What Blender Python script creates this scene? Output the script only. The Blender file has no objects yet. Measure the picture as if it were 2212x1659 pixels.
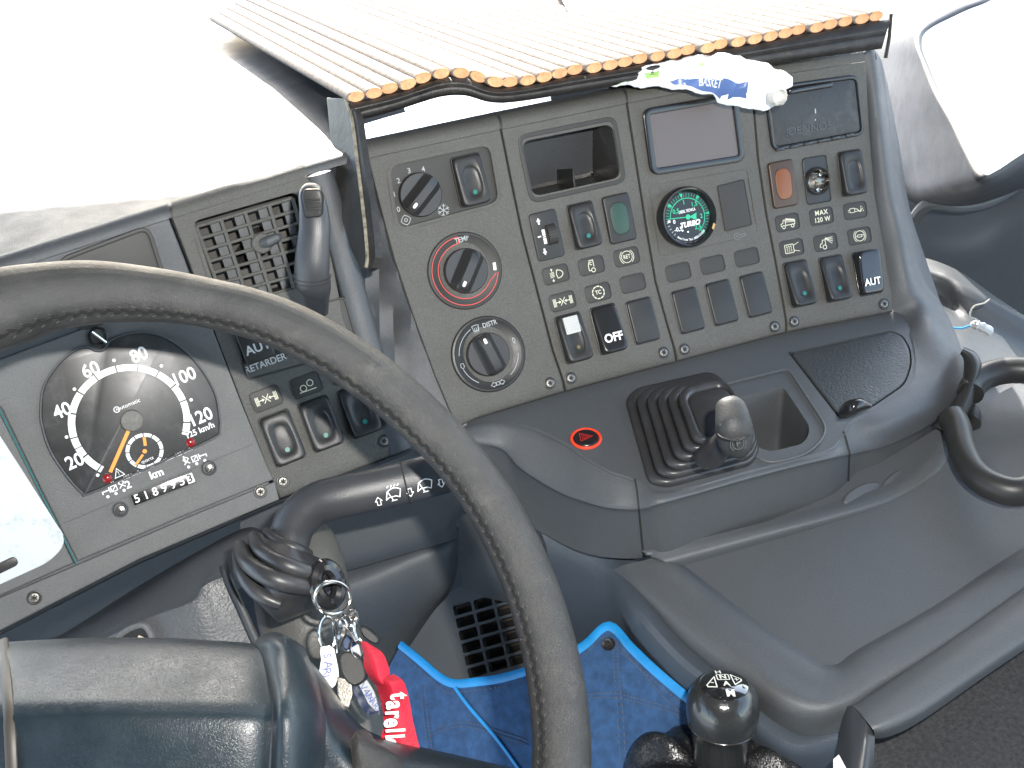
import bpy, bmesh, math, random
from mathutils import Vector, Matrix, geometry, noise
random.seed(7)
SC = bpy.context.scene
# ------------------------------------------------------------------ camera, sky, sun, exposure
F, CX, CY = 2235.0, 1106.0, 829.5          # focal length and centre of the photograph, in units of a 2212 wide picture
def nrm(v): return v.normalized()
G = nrm(Vector((.197, .736, .647)))         # gravity seen from the camera (x right, y down, z forward)
H1 = Vector((.968, -.251, -.01))
ZC = -G
XC = nrm(H1 - ZC * H1.dot(ZC))
YC = ZC.cross(XC)
R = Matrix((XC, YC, ZC))                    # camera axes -> world
CAM = Vector((0, 0, 1.5))
def wd(c): return R @ Vector(c)
cam_d = bpy.data.cameras.new("camera"); cam = bpy.data.objects.new("camera", cam_d)
SC.collection.objects.link(cam)
rx, up, bk = wd((1, 0, 0)), wd((0, -1, 0)), wd((0, 0, -1))
cam.matrix_world = Matrix(((rx.x, up.x, bk.x, CAM.x), (rx.y, up.y, bk.y, CAM.y), (rx.z, up.z, bk.z, CAM.z), (0, 0, 0, 1)))
cam_d.sensor_width = 36; cam_d.lens = F / 2212 * 36; cam_d.clip_start = .02; cam_d.clip_end = 500
SC.camera = cam
SC.view_settings.view_transform = 'Standard'; SC.view_settings.look = 'None'
SC.view_settings.gamma = 1; SC.view_settings.use_curve_mapping = False
SC.view_settings.exposure = 3.0
SC.cycles.use_denoising = True
SC.cycles.max_bounces = 7; SC.cycles.diffuse_bounces = 3; SC.cycles.glossy_bounces = 3
SC.cycles.sample_clamp_indirect = 4
W = bpy.data.worlds.new("World"); SC.world = W; W.use_nodes = True
SUN = nrm(Vector((.04, .87, .44)))          # towards the sun: ahead of the windscreen, a little left
nt = W.node_tree; sky = nt.nodes.new("ShaderNodeTexSky"); sky.sky_type = 'NISHITA'; sky.sun_disc = False
sky.sun_elevation = math.asin(SUN.z); sky.sun_rotation = math.atan2(SUN.x, SUN.y)
bgn = nt.nodes["Background"]; bgn.inputs[1].default_value = .12
hs = nt.nodes.new('ShaderNodeHueSaturation'); hs.inputs['Saturation'].default_value = .85
nt.links.new(sky.outputs[0], hs.inputs['Color']); nt.links.new(hs.outputs[0], bgn.inputs[0])
def lamp(name, kind, energy, **k):
    d = bpy.data.lights.new(name, kind); d.energy = energy
    for a, b in k.items(): setattr(d, a, b)
    o = bpy.data.objects.new(name, d); SC.collection.objects.link(o); return o
sun = lamp("sun", 'SUN', 2.6, angle=math.radians(.5), color=(1, .95, .88))
sun.rotation_euler = (-SUN).to_track_quat('-Z', 'Y').to_euler()
flash = lamp("camera_flash", 'AREA', 1.35, shape='RECTANGLE', size=.022, size_y=.012, color=(1, .97, .93))
flash.matrix_world = cam.matrix_world @ Matrix.Translation((.060, .060, .0))

# ------------------------------------------------------------------ materials
MATS = {}
def mat(name, col, rough=.5, bump=None, var=None, metal=0, coat=0, spec=.5, dust=None, emis=None, trans=0):
    if name in MATS: return MATS[name]
    m = bpy.data.materials.new(name); m.use_nodes = True; t = m.node_tree; b = t.nodes["Principled BSDF"]
    b.inputs['Base Color'].default_value = (*col, 1); b.inputs['Roughness'].default_value = rough
    b.inputs['Metallic'].default_value = metal; b.inputs['Coat Weight'].default_value = coat
    b.inputs['Specular IOR Level'].default_value = spec; b.inputs['Transmission Weight'].default_value = trans
    tc = t.nodes.new("ShaderNodeTexCoord")
    colout = None
    def ns(scale, detail=3, ro=.6):
        n = t.nodes.new("ShaderNodeTexNoise"); n.inputs['Scale'].default_value = scale; n.inputs['Detail'].default_value = detail
        n.inputs['Roughness'].default_value = ro; t.links.new(tc.outputs['Object'], n.inputs['Vector']); return n
    def ramp(src, a, b2, lo, hi):
        r = t.nodes.new("ShaderNodeMapRange"); r.inputs[1].default_value = a; r.inputs[2].default_value = b2
        r.inputs[3].default_value = lo; r.inputs[4].default_value = hi; t.links.new(src, r.inputs[0]); return r.outputs[0]
    def mix(fac, c1, c2):
        x = t.nodes.new("ShaderNodeMix"); x.data_type = 'RGBA'; t.links.new(fac, x.inputs[0])
        for i, c in ((6, c1), (7, c2)):
            if isinstance(c, tuple): x.inputs[i].default_value = (*c, 1)
            else: t.links.new(c, x.inputs[i])
        return x.outputs[2]
    if var:
        s, a = var; c1 = tuple(x * (1 - a) for x in col); c2 = tuple(min(1, x * (1 + a)) for x in col)
        colout = mix(ramp(ns(s, 5).outputs[0], .3, .7, 0, 1), c1, c2)
    if dust:
        s, dc, lo, amt = dust
        colout = mix(ramp(ns(s, 6, .7).outputs[0], lo, lo + .22, 0, amt), colout if colout is not None else col, dc)
    if colout is not None:
        t.links.new(colout, b.inputs['Base Color'])
        t.links.new(ramp(ns(40, 4).outputs[0], .3, .7, max(0, rough - .07), min(1, rough + .08)), b.inputs['Roughness'])
    if bump:
        h = None
        for bb in (bump if isinstance(bump, list) else [bump]):
            kind = bb[2] if len(bb) > 2 else 'n'
            if kind == 'n': src = ns(bb[0], 2).outputs[0]
            elif kind == 'v':
                v = t.nodes.new("ShaderNodeTexVoronoi"); v.feature = 'DISTANCE_TO_EDGE'; v.inputs['Scale'].default_value = bb[0]
                w_ = ns(bb[0] * .5, 3); mp = t.nodes.new("ShaderNodeMix"); mp.data_type = 'VECTOR'; mp.inputs[0].default_value = .04
                t.links.new(tc.outputs['Object'], mp.inputs[4]); t.links.new(w_.outputs[1], mp.inputs[5])
                t.links.new(mp.outputs[1], v.inputs['Vector']); src = ramp(v.outputs[0], 0, .08, 0, 1)
            elif kind == 'w':
                v = t.nodes.new("ShaderNodeTexWave"); v.inputs['Scale'].default_value = bb[0]; v.inputs['Distortion'].default_value = .4
                t.links.new(tc.outputs['Object'], v.inputs['Vector']); src = v.outputs[1]
            n = t.nodes.new("ShaderNodeBump"); n.inputs['Strength'].default_value = bb[1]; n.inputs['Distance'].default_value = .001
            t.links.new(src, n.inputs['Height'])
            if h is not None: t.links.new(h, n.inputs['Normal'])
            h = n.outputs[0]
        t.links.new(h, b.inputs['Normal'])
    if emis: b.inputs['Emission Color'].default_value = (*emis[0], 1); b.inputs['Emission Strength'].default_value = emis[1]
    MATS[name] = m; return m
PANEL = mat("panel_plastic", (.072, .070, .061), .54, (1400, .6), (900, .30), dust=(30, (.13, .12, .10), .60, .16))
BODY = mat("dash_plastic", (.060, .064, .068), .47, (1500, .35), (700, .16), dust=(14, (.11, .11, .10), .6, .15))
BLUE = mat("console_plastic", (.066, .071, .075), .48, (1400, .3), (700, .12), dust=(10, (.10, .10, .09), .62, .15))
CLUS = mat("cluster_plastic", (.100, .102, .098), .5, (1500, .4), (900, .14))
BLACK = mat("black_plastic", (.022, .022, .021), .40, (1200, .12), (30, .2), spec=.38)
GLOSS = mat("gloss_black", (.014, .014, .015), .12)
KNOB = mat("knob_black", (.024, .024, .024), .36, (1500, .1))
TILE = mat("tile_plastic", (.034, .033, .030), .5, (1500, .2), spec=.35)
DARK = mat("dark_void", (.012, .012, .012), .8)
INK = mat("ink_cream", (.62, .60, .45), .6)
WHITE = mat("ink_white", (.8, .8, .78), .6)
GREY = mat("ink_grey", (.35, .37, .37), .6)
REDI = mat("ink_red", (.62, .05, .04), .5)
GREENI = mat("ink_green", (.02, .42, .22), .5)
GRN = mat("green_lens", (.0, .13, .10), .3)
DGRN = mat("dark_green_lens", (.012, .045, .028), .4)
AMB = mat("amber_lens", (.17, .048, .003), .35)
AMB2 = mat("brown_frame", (.045, .022, .010), .4)
SCREEN = mat("display_lens", (.085, .066, .060), .35, (900, .03))
METAL = mat("bright_metal", (.62, .60, .56), .18, None, None, 1)
STEEL = mat("screw_metal", (.20, .19, .17), .42, (900, .3), None, 1)
ORANGE = mat("needle_orange", (.75, .27, .03), .5)
LEATHER = mat("hub_leather", (.010, .017, .022), .36, [(230, .16, 'v'), (900, .12)], (60, .15))
RIM = mat("rim_leather", (.026, .0255, .024), .45, [(520, .35, 'v'), (160, .5), (1500, .45)], (45, .30), dust=(60, (.12, .11, .09), .57, .45))
STALK = mat("stalk_plastic", (.034, .036, .039), .36, (1300, .2), (30, .1))
RUBBER = mat("boot_rubber", (.030, .030, .031), .36, (700, .12), (40, .2), dust=(35, (.09, .085, .075), .6, .4))
GEARB = mat("gear_boot_leather", (.012, .012, .013), .27, [(160, .5, 'v'), (700, .3)], (50, .2))
DENIM = mat("denim", (.028, .085, .20), .85, (900, .6, 'w'), (120, .28), dust=(30, (.05, .14, .33), .55, .5))
CYAN = mat("cyan_binding", (.008, .22, .52), .5, (500, .3), (40, .15))
THREAD = mat("stitch_thread", (.09, .10, .12), .8)
STRAW = mat("straw_mat", (.20, .17, .145), .8, (500, .6), (240, .3))
STRAWEND = mat("straw_cut", (.66, .33, .16), .8, (600, .5), (200, .25))
WRAP = mat("wrapper_film", (.86, .88, .88), .3, (160, .6), (30, .05))
RED = mat("red_ribbon", (.50, .012, .032), .6, (700, .5), (60, .12))
PAPER = mat("paper_tag", (.62, .62, .58), .7, (200, .6), (50, .1))
FABRIC = mat("black_mesh_fabric", (.030, .030, .030), .9, (500, .9), (300, .5))
BEZEL = mat("bezel_black", (.010, .010, .010), .22)
DOORM = mat("door_trim_plastic", (.10, .11, .12), .5, (800, .2))
PALE = mat("pale_door_card", (.62, .64, .66), .5, (200, .2))
TRIM = mat("pillar_plastic", (.030, .033, .037), .55, (800, .2))
GLASSY = mat("sky_white_cover", (.60, .63, .63), .12, (60, .12), dust=(70, (.2, .22, .22), .55, .6), coat=1)  # pale base colour stands in for sky reflected in the lens

# ------------------------------------------------------------------ objects
def link(o): SC.collection.objects.link(o); return o
def thing(name, label, cat, at=(0, 0, 0), group=None, kind=None):
    o = link(bpy.data.objects.new(name, None)); o.location = at; o.empty_display_size = .02
    o['label'] = label; o['category'] = cat
    if group: o['group'] = group
    if kind: o['kind'] = kind
    return o
def wloc(o):
    v = Vector(o.location)
    while o.parent: o = o.parent; v += Vector(o.location)
    return v
def mk(name, bm, m, parent=None, smooth=True, auto=35, label=None, cat=None, kind=None, group=None, doubles=True):
    if doubles: bmesh.ops.remove_doubles(bm, verts=bm.verts, dist=2e-6)
    bmesh.ops.recalc_face_normals(bm, faces=bm.faces)
    c = Vector((0, 0, 0))
    for v in bm.verts: c += v.co
    c /= max(1, len(bm.verts))
    bmesh.ops.translate(bm, verts=bm.verts, vec=-c)
    for f in bm.faces: f.smooth = smooth
    if smooth and auto:
        a = math.radians(auto)
        for e in bm.edges:
            if len(e.link_faces) == 2 and e.calc_face_angle(0) > a: e.smooth = False
    me = bpy.data.meshes.new(name); bm.to_mesh(me); bm.free()
    for x in (m if isinstance(m, (list, tuple)) else [m]): me.materials.append(x)
    o = link(bpy.data.objects.new(name, me))
    if parent: o.parent = parent; o.location = c - wloc(parent)
    else: o.location = c
    if label: o['label'] = label
    if cat: o['category'] = cat
    if kind: o['kind'] = kind
    if group: o['group'] = group
    return o
def NB(): return bmesh.new()
def loft(bm, rings, closed=True, cap0=False, cap1=False, mi=0):
    vs = [[bm.verts.new(p) for p in r] for r in rings]; n = len(rings[0])
    for a, b in zip(vs, vs[1:]):
        for i in range(n if closed else n - 1):
            j = (i + 1) % n
            try: f = bm.faces.new((a[i], a[j], b[j], b[i])); f.material_index = mi
            except ValueError: pass
    for c, r in ((cap0, vs[0]), (cap1, vs[-1])):
        if c:
            f = bm.faces.new(r); f.material_index = mi
    return vs
def tube(bm, pts, r, seg=12, cap=True, flat=1.0, up=None, mi=0, closed=False):
    pts = [Vector(p) for p in pts]; n = len(pts); rings = []; u = None
    for i, p in enumerate(pts):
        if closed: t = pts[(i + 1) % n] - pts[i - 1]
        else: t = pts[min(i + 1, n - 1)] - pts[max(i - 1, 0)]
        t.normalize()
        if up is not None: u = nrm(up - t * up.dot(t))
        elif u is None:
            a = Vector((0, 0, 1)) if abs(t.z) < .9 else Vector((1, 0, 0)); u = nrm(a - t * a.dot(t))
        else: u = nrm(u - t * u.dot(t))
        w = t.cross(u); rr = r[i] if isinstance(r, (list, tuple)) else r
        rings.append([p + (u * math.cos(q) * rr * flat + w * math.sin(q) * rr) for q in [2 * math.pi * k / seg for k in range(seg)]])
    if closed: rings.append(rings[0])
    loft(bm, rings, True, cap and not closed, cap and not closed, mi)
def cr(pts, n=8, closed=False):
    """Catmull-Rom through tuples of numbers or Vectors"""
    P = [Vector(p) for p in pts]; out = []; m = len(P)
    for i in range(m if closed else m - 1):
        if closed: p0, p1, p2, p3 = P[i - 1], P[i], P[(i + 1) % m], P[(i + 2) % m]
        else: p0, p1, p2, p3 = P[max(i - 1, 0)], P[i], P[i + 1], P[min(i + 2, m - 1)]
        for k in range(n):
            t = k / n
            out.append(.5 * ((2 * p1) + (p2 - p0) * t + (2 * p0 - 5 * p1 + 4 * p2 - p3) * t * t + (3 * p1 - p0 - 3 * p2 + p3) * t ** 3))
    if not closed: out.append(P[-1])
    return out
# ------------------------------------------------------------------ from picture to place
def ray(x, y): return R @ Vector(((x - CX) / F, (y - CY) / F, 1))
def P(x, y, z): return CAM + ray(x, y) * z
def P3(t): return P(*t)
def interp(tab, x):
    if x <= tab[0][0]:
        (a, p), (b, q) = tab[0], tab[1]
    elif x >= tab[-1][0]:
        (a, p), (b, q) = tab[-2], tab[-1]
    else:
        for (a, p), (b, q) in zip(tab, tab[1:]):
            if a <= x <= b: break
    return p + (q - p) * (x - a) / (b - a)
YT = [(-200, 655), (0, 590), (360, 475), (690, 372), (800, 340), (1078, 280), (1352, 223), (1625, 170), (1870, 132), (2000, 118)]
YB = [(-200, 1475), (0, 1370), (300, 1215), (600, 1085), (860, 985), (1040, 905), (1222, 850), (1465, 785), (1700, 722), (1930, 678), (2000, 668)]
QT = []
_q = math.log(.85); _x = 1280.0
while _x < 2110: QT.append((_x, _q)); _c = .40 - .0001 * _x; _q += 10 * _c / F / (1 - (_x - CX) * _c / F); _x += 10
_q = math.log(.85); _x = 1280.0
while _x > -300: _c = .40 - .0001 * _x; _q -= 10 * _c / F / (1 - (_x - CX) * _c / F); _x -= 10; QT.insert(0, (_x, _q))
def zS(x, y):
    a, b = interp(YT, x), interp(YB, x); t = (y - a) / (b - a); t = max(-.3, min(1.3, t))
    i = int((x - QT[0][0]) / 10); i = max(0, min(len(QT) - 2, i)); w = (x - QT[i][0]) / 10
    q = QT[i][1] + (QT[i + 1][1] - QT[i][1]) * w
    return math.exp(q + .268 * (.28 * t - .19 * t * t))
def rowslope(x, y):
    a, b = interp(YT, x), interp(YB, x); t = max(0, min(1, (y - a) / (b - a)))
    s = lambda T: (interp(T, x + 60) - interp(T, x - 60)) / 120
    return (1 - t) * s(YT) + t * s(YB)
def S0(x, y): return P(x, y, zS(x, y))
def SN(x, y):
    a = S0(x + 6, y) - S0(x - 6, y); b = S0(x, y + 6) - S0(x, y - 6); n = nrm(a.cross(b))
    return n if n.dot(ray(x, y)) < 0 else -n
def S(x, y, h=0): return S0(x, y) + SN(x, y) * h
class Fr:
    def __init__(s, x, y, slope=None, surf=None, n=None, z=None, ex=None):
        s.px = (x, y)
        if n is None: s.O = S0(x, y); s.n = SN(x, y)
        else: s.O = P(x, y, z); s.n = nrm(n)
        if s.n.dot(ray(x, y)) > 0: s.n = -s.n
        sl = rowslope(x, y) if slope is None else slope
        if ex is None: ex = s._hit(x + 20, y + 20 * sl) - s.O
        s.ex = nrm(ex - s.n * ex.dot(s.n)); s.ey = s.n.cross(s.ex)
    def _hit(s, x, y):
        r = ray(x, y); return CAM + r * ((s.O - CAM).dot(s.n) / r.dot(s.n))
    def loc(s, x, y):
        d = s._hit(x, y) - s.O; return (d.dot(s.ex), d.dot(s.ey))
    def locs(s, L): return [s.loc(*p) for p in L]
    def w(s, a, b, h=0): return s.O + s.ex * a + s.ey * b + s.n * h
    def ring(s, L, h=0): return [s.w(a, b, h) for a, b in L]
    def px2m(s): return (s.O - CAM).dot(wd((0, 0, 1))) / F
def area2(L): return sum(L[i][0] * L[(i + 1) % len(L)][1] - L[(i + 1) % len(L)][0] * L[i][1] for i in range(len(L)))
def inset(L, d):
    n = len(L); s = 1 if area2(L) > 0 else -1; out = []
    for i in range(n):
        a, p, b = L[i - 1], L[i], L[(i + 1) % n]
        def nn(u, v):
            x, y = v[0] - u[0], v[1] - u[1]; l = math.hypot(x, y) or 1e-9; return (-y / l * s, x / l * s)
        n1, n2 = nn(a, p), nn(p, b); mx, my = n1[0] + n2[0], n1[1] + n2[1]; l = mx * mx + my * my or 1e-9
        k = min(2 / l, 1.6)
        out.append((p[0] + mx * k * d, p[1] + my * k * d))
    return out
def rr(C, r, seg=5):
    """rounded corners on any polygon"""
    out = []; n = len(C)
    for i in range(n):
        p = Vector(C[i][:2]); a = Vector(C[i - 1][:2]) - p; b = Vector(C[(i + 1) % n][:2]) - p
        q = min(r[i] if isinstance(r, (list, tuple)) else r, a.length * .49, b.length * .49)
        A = p + a.normalized() * q; B = p + b.normalized() * q
        for k in range(seg + 1):
            t = k / seg; v = A * (1 - t) ** 2 + p * 2 * t * (1 - t) + B * t * t; out.append((v.x, v.y))
    return out
def box2(w, h): return [(-w / 2, -h / 2), (w / 2, -h / 2), (w / 2, h / 2), (-w / 2, h / 2)]
def circ(cx, cy, r, n=48): return [(cx + r * math.cos(2 * math.pi * k / n), cy + r * math.sin(2 * math.pi * k / n)) for k in range(n)]
def sell(w, h, p, n=64):
    out = []
    for k in range(n):
        a = 2 * math.pi * k / n; c, s_ = math.cos(a), math.sin(a)
        r = (abs(c / (w / 2)) ** p + abs(s_ / (h / 2)) ** p) ** (-1 / p); out.append((r * c, r * s_))
    return out
def plate(bm, fr, L, h0, h1, bev=.0006, cap=True, mi=0):
    rg = [fr.ring(L, h0), fr.ring(L, h1 - bev)]
    for k in (1, 2, 3):
        a = k / 3 * math.pi / 2; rg.append(fr.ring(inset(L, bev * (1 - math.cos(a))), h1 - bev + bev * math.sin(a)))
    loft(bm, rg, True, False, cap, mi)
def ringplate(bm, fr, L, wd_, h0, h1, bev=.0006, inner=-.01, mi=0):
    """raised frame round an opening: outer outline L, width wd_, goes down inside to inner"""
    A = inset(L, bev); B = inset(L, wd_ - bev); C = inset(L, wd_)
    loft(bm, [fr.ring(L, h0), fr.ring(L, h1 - bev), fr.ring(inset(L, bev * .3), h1 - bev * .3), fr.ring(A, h1), fr.ring(B, h1), fr.ring(inset(L, wd_ - bev * .3), h1 - bev * .3), fr.ring(C, h1 - bev), fr.ring(C, inner)], True, False, False, mi)
def inpoly(p, L):
    x, y = p; c = False; n = len(L)
    for i in range(n):
        (x1, y1), (x2, y2) = L[i], L[i - 1]
        if (y1 > y) != (y2 > y) and x < (x2 - x1) * (y - y1) / (y2 - y1) + x1: c = not c
    return c
def dens(L, d):
    out = []
    for i in range(len(L)):
        a, b = L[i], L[(i + 1) % len(L)]; n = max(1, int(math.hypot(b[0] - a[0], b[1] - a[1]) / d))
        out += [(a[0] + (b[0] - a[0]) * k / n, a[1] + (b[1] - a[1]) * k / n) for k in range(n)]
    return out
def sheet(bm, L, f, holes=(), d=25, skirt=.006, bev=(3, .0012), hole_skirt=None, hf=None, mi=0):
    """a surface patch outlined in the picture plane; f(x,y,h) lifts a point to its place, hf adds relief"""
    hh = hf or (lambda x, y: 0)
    L = dens(L, d); Hs = [dens(h, d * .6) for h in holes]
    I = L; rings = []
    if bev:
        I = inset(L, bev[0]); I2 = inset(L, bev[0] * .3)
        rings = [[f(x, y, hh(x, y) - bev[1] - skirt) for x, y in L], [f(x, y, hh(x, y) - bev[1]) for x, y in L], [f(x, y, hh(x, y) - bev[1] * .3) for x, y in I2], [f(x, y, hh(x, y)) for x, y in I]]
        I3 = inset(L, bev[0] + 2.2); rings.append([f(x, y, hh(x, y)) for x, y in I3]); I = I3
    elif skirt: rings = [[f(x, y, hh(x, y) - skirt) for x, y in L], [f(x, y, hh(x, y)) for x, y in L]]
    if rings: loft(bm, rings, True, mi=mi)
    V = [Vector(p) for p in I]; E = [(i, (i + 1) % len(I)) for i in range(len(I))]
    for h in Hs:
        o = len(V); V += [Vector(p) for p in h]; E += [(o + i, o + (i + 1) % len(h)) for i in range(len(h))]
    xs = [p[0] for p in I]; ys = [p[1] for p in I]; y = min(ys) + d * .5; row = 0
    allp = I + [q for h in Hs for q in h]
    while y < max(ys):
        x = min(xs) + (d * .5 if row % 2 else 0)
        while x < max(xs):
            if inpoly((x, y), I) and not any(inpoly((x, y), h) for h in Hs) and min((q[0] - x) ** 2 + (q[1] - y) ** 2 for q in allp) > (d * .45) ** 2: V.append(Vector((x, y)))
            x += d
        y += d * .87; row += 1
    vo, eo, fo, *_ = geometry.delaunay_2d_cdt(V, E, [], 0, 1e-5)
    bv = [bm.verts.new(f(v.x, v.y, hh(v.x, v.y))) for v in vo]
    for t in fo:
        c = ((vo[t[0]].x + vo[t[1]].x + vo[t[2]].x) / 3, (vo[t[0]].y + vo[t[1]].y + vo[t[2]].y) / 3)
        a_, b_, c_ = (vo[i] for i in t); ar = abs((b_ - a_).cross(c_ - a_)); lg = max((b_ - a_).length, (c_ - a_).length, (c_ - b_).length)
        if ar / lg > .25 and inpoly(c, I) and not any(inpoly(c, h) for h in Hs):
            q = bm.faces.new([bv[i] for i in t]); q.material_index = mi
    for h in Hs:
        if hole_skirt: loft(bm, [[f(x, y, hh(x, y)) for x, y in h], [f(x, y, hh(x, y) - hole_skirt) for x, y in h]], True, mi=mi)
def grid(bm, rows, m=6, n=6, closed=False, mi=0):
    """smooth surface through rows of (x,y,z) picture points"""
    R1 = [cr(r, n, closed) for r in rows]; cols = list(zip(*R1)); C2 = [cr(c, m) for c in cols]
    loft(bm, [[P(*p) for p in r] for r in zip(*C2)], closed, mi=mi)
_hh = [0]
def stroke(bm, fr, pts, w, h, mi=0):
    """painted line"""
    for a, b in zip(pts, pts[1:]):
        dx, dy = b[0] - a[0], b[1] - a[1]; l = math.hypot(dx, dy)
        if l < 1e-7: continue
        ux, uy = dx / l, dy / l; e = w * .35; _hh[0] = (_hh[0] + 1) % 17; z = h + _hh[0] * 4e-6
        q = [(a[0] - ux * e - uy * w / 2, a[1] - uy * e + ux * w / 2), (b[0] + ux * e - uy * w / 2, b[1] + uy * e + ux * w / 2),
             (b[0] + ux * e + uy * w / 2, b[1] + uy * e - ux * w / 2), (a[0] - ux * e + uy * w / 2, a[1] - uy * e - ux * w / 2)]
        f = bm.faces.new([bm.verts.new(fr.w(x, y, z)) for x, y in q]); f.material_index = mi
def fill(bm, fr, L, h, mi=0):
    f = bm.faces.new([bm.verts.new(fr.w(x, y, h)) for x, y in L]); f.material_index = mi
def arc(cx, cy, r, a0, a1, n=20, ry=None):
    return [(cx + r * math.cos(math.radians(a0 + (a1 - a0) * k / n)), cy + (ry or r) * math.sin(math.radians(a0 + (a1 - a0) * k / n))) for k in range(n + 1)]
def band(bm, fr, cx, cy, r0, r1, a0, a1, h, mi=0):
    n = max(2, int(abs(a1 - a0) / 5)); fill(bm, fr, arc(cx, cy, r0, a0, a1, n) + arc(cx, cy, r1, a1, a0, n), h, mi)
def text(bm, fr, s, size, x=0, y=0, h=.0003, rot=0, bold=0, shear=0, sx=1, mi=0, sp=1):
    cu = bpy.data.curves.new("t", 'FONT'); cu.body = s; cu.size = 1; cu.align_x = 'CENTER'; cu.align_y = 'CENTER'
    cu.offset = bold; cu.shear = shear; cu.resolution_u = 3; cu.space_character = sp
    o = bpy.data.objects.new("t", cu); SC.collection.objects.link(o); bpy.context.view_layer.update()
    me = bpy.data.meshes.new_from_object(o); c, s_ = math.cos(math.radians(rot)), math.sin(math.radians(rot))
    vs = []
    for v in me.vertices:
        a, b = v.co.x * size * sx, v.co.y * size; vs.append(bm.verts.new(fr.w(x + a * c - b * s_, y + a * s_ + b * c, h)))
    for p in me.polygons:
        f = bm.faces.new([vs[i] for i in p.vertices]); f.material_index = mi
    bpy.data.objects.remove(o); bpy.data.curves.remove(cu); bpy.data.meshes.remove(me)
def part_text(parent, fr, items, m=INK, name="lettering"):
    bm = NB()
    for it in items: it(bm)
    return mk(name, bm, m, parent, smooth=False, doubles=False)
# ------------------------------------------------------------------ the setting: cab shell, dashboard body
ROOFZ = CAM.z + .42
def slab(name, c, s, m, label, cat='cab panel', kind=None):
    bm = NB(); bmesh.ops.create_cube(bm, size=1)
    for v in bm.verts: v.co = Vector((v.co.x * s[0] + c[0], v.co.y * s[1] + c[1], v.co.z * s[2] + c[2]))
    return mk(name, bm, m, None, False, label=label if not kind else None, cat=cat if not kind else None, kind=kind)
slab("unseen_sun_blocker", (0, 1.32, 1.693), (2.6, .03, .454), DOORM, "", kind='structure')  # slab added out of view to keep the sun off wheel and hub
slab("ceiling", (0, .03, ROOFZ), (2.4, 2.55, .03), DOORM, "", kind='structure')
slab("back_wall", (0, -1.25, .95), (2.4, .03, 2.0), DOORM, "", kind='structure')
slab("bulkhead", (-.46, .99, .70), (1.68, .03, .58), BODY, "", kind='structure')
slab("under_dash_sun_stop", (-.44, .885, .993), (1.60, .17, .006), BODY, "", kind='structure')  # hidden plate added to stop sun leaking in beneath the dashboard
slab("floor", (0, .1, .42), (2.6, 2.7, .03), BODY, "", kind='structure')

dash = thing("dashboard", "dark grey plastic dashboard body with the ledge, rim and seams round the control panels", "dashboard", S(1000, 600, -.03))
GR = NB(); bmesh.ops.create_grid(GR, x_segments=1, y_segments=1, size=200)
for v in GR.verts: v.co.z = -1.2
mk("ground", GR, mat("pale_ground", (.34, .36, .39), .8, None, (.2, .1)), None, False, kind='structure')
xs = list(range(-160, 1900, 30)) + [1900]
bm = NB()
def body_h(x, y):
    xa = 700 + (y - 350) * .27; xb = xa + 95
    k = 0
    if xa + 12 < x < xb: k = min(1, (x - xa - 12) / 12, (xb - x) / 22)
    base = -.003 if xa - 60 < x < xb + 90 else -.085
    return base - .016 * max(0, k) * max(0, min(1, (900 - y) / 200))
rows = []
for k in range(27):
    t = k / 26; rows.append([S(x, interp(YT, x) * (1 - t) + interp(YB, x) * t, body_h(x, interp(YT, x) * (1 - t) + interp(YB, x) * t)) for x in xs])
loft(bm, rows, False)
mk("fascia", bm, BODY, dash)
def roll(bm, X, h0, r, back=.0, n=7, steps=()):
    rows = []
    for k in range(n + 1):
        a = k / n * math.pi / 2 * .95; row = []
        for x in X:
            y = interp(YT, x); n_ = SN(x, y); u = nrm(S0(x, y - 8) - S0(x, y)); u = nrm(u - n_ * u.dot(n_))
            row.append(S0(x, y) + n_ * (h0 - r + r * math.cos(a)) + u * r * math.sin(a))
        rows.append(row)
    for d_, dz in steps:
        rows.append([p + Vector((0, d_, dz)) for p in rows[n]])
    loft(bm, rows, False)
bm = NB()
roll(bm, [x for x in xs if x <= 760] + [785], -.004, .009, steps=((.06, -.004), (.2, -.018), (.7, -.088), (.9, -.12), (.91, -.4)))
roll(bm, [785] + [x for x in xs if 785 < x <= 1330] + [1335], -.004, .009, steps=((.012, -.001), (.016, -.01), (.02, -.35)))
roll(bm, [1335] + [x for x in xs if x > 1335], -.004, .009, steps=((.06, .0), (.2, .004), (.48, .012), (.5, -.3)))
mk("top_cover", bm, BODY, dash)
# the moulding that frames the driver's side
bm = NB(); sec = []
for x, y in cr([(688, 372), (701, 400), (716, 450), (735, 520), (756, 600), (786, 710), (822, 830), (866, 975)], 5):
    f = Fr(x, y); sec.append(f)
rg = []
for i, f in enumerate(sec):
    wdt = .0105
    rg.append([f.w(wdt * math.cos(a) * (1 if i else .6), 0, -.006 + .011 * math.sin(a) ** .7 * (1 if i else .4)) for a in [math.pi * k / 12 for k in range(13)]])
loft(bm, rg, False); mk("side_moulding", bm, BODY, dash)

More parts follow.
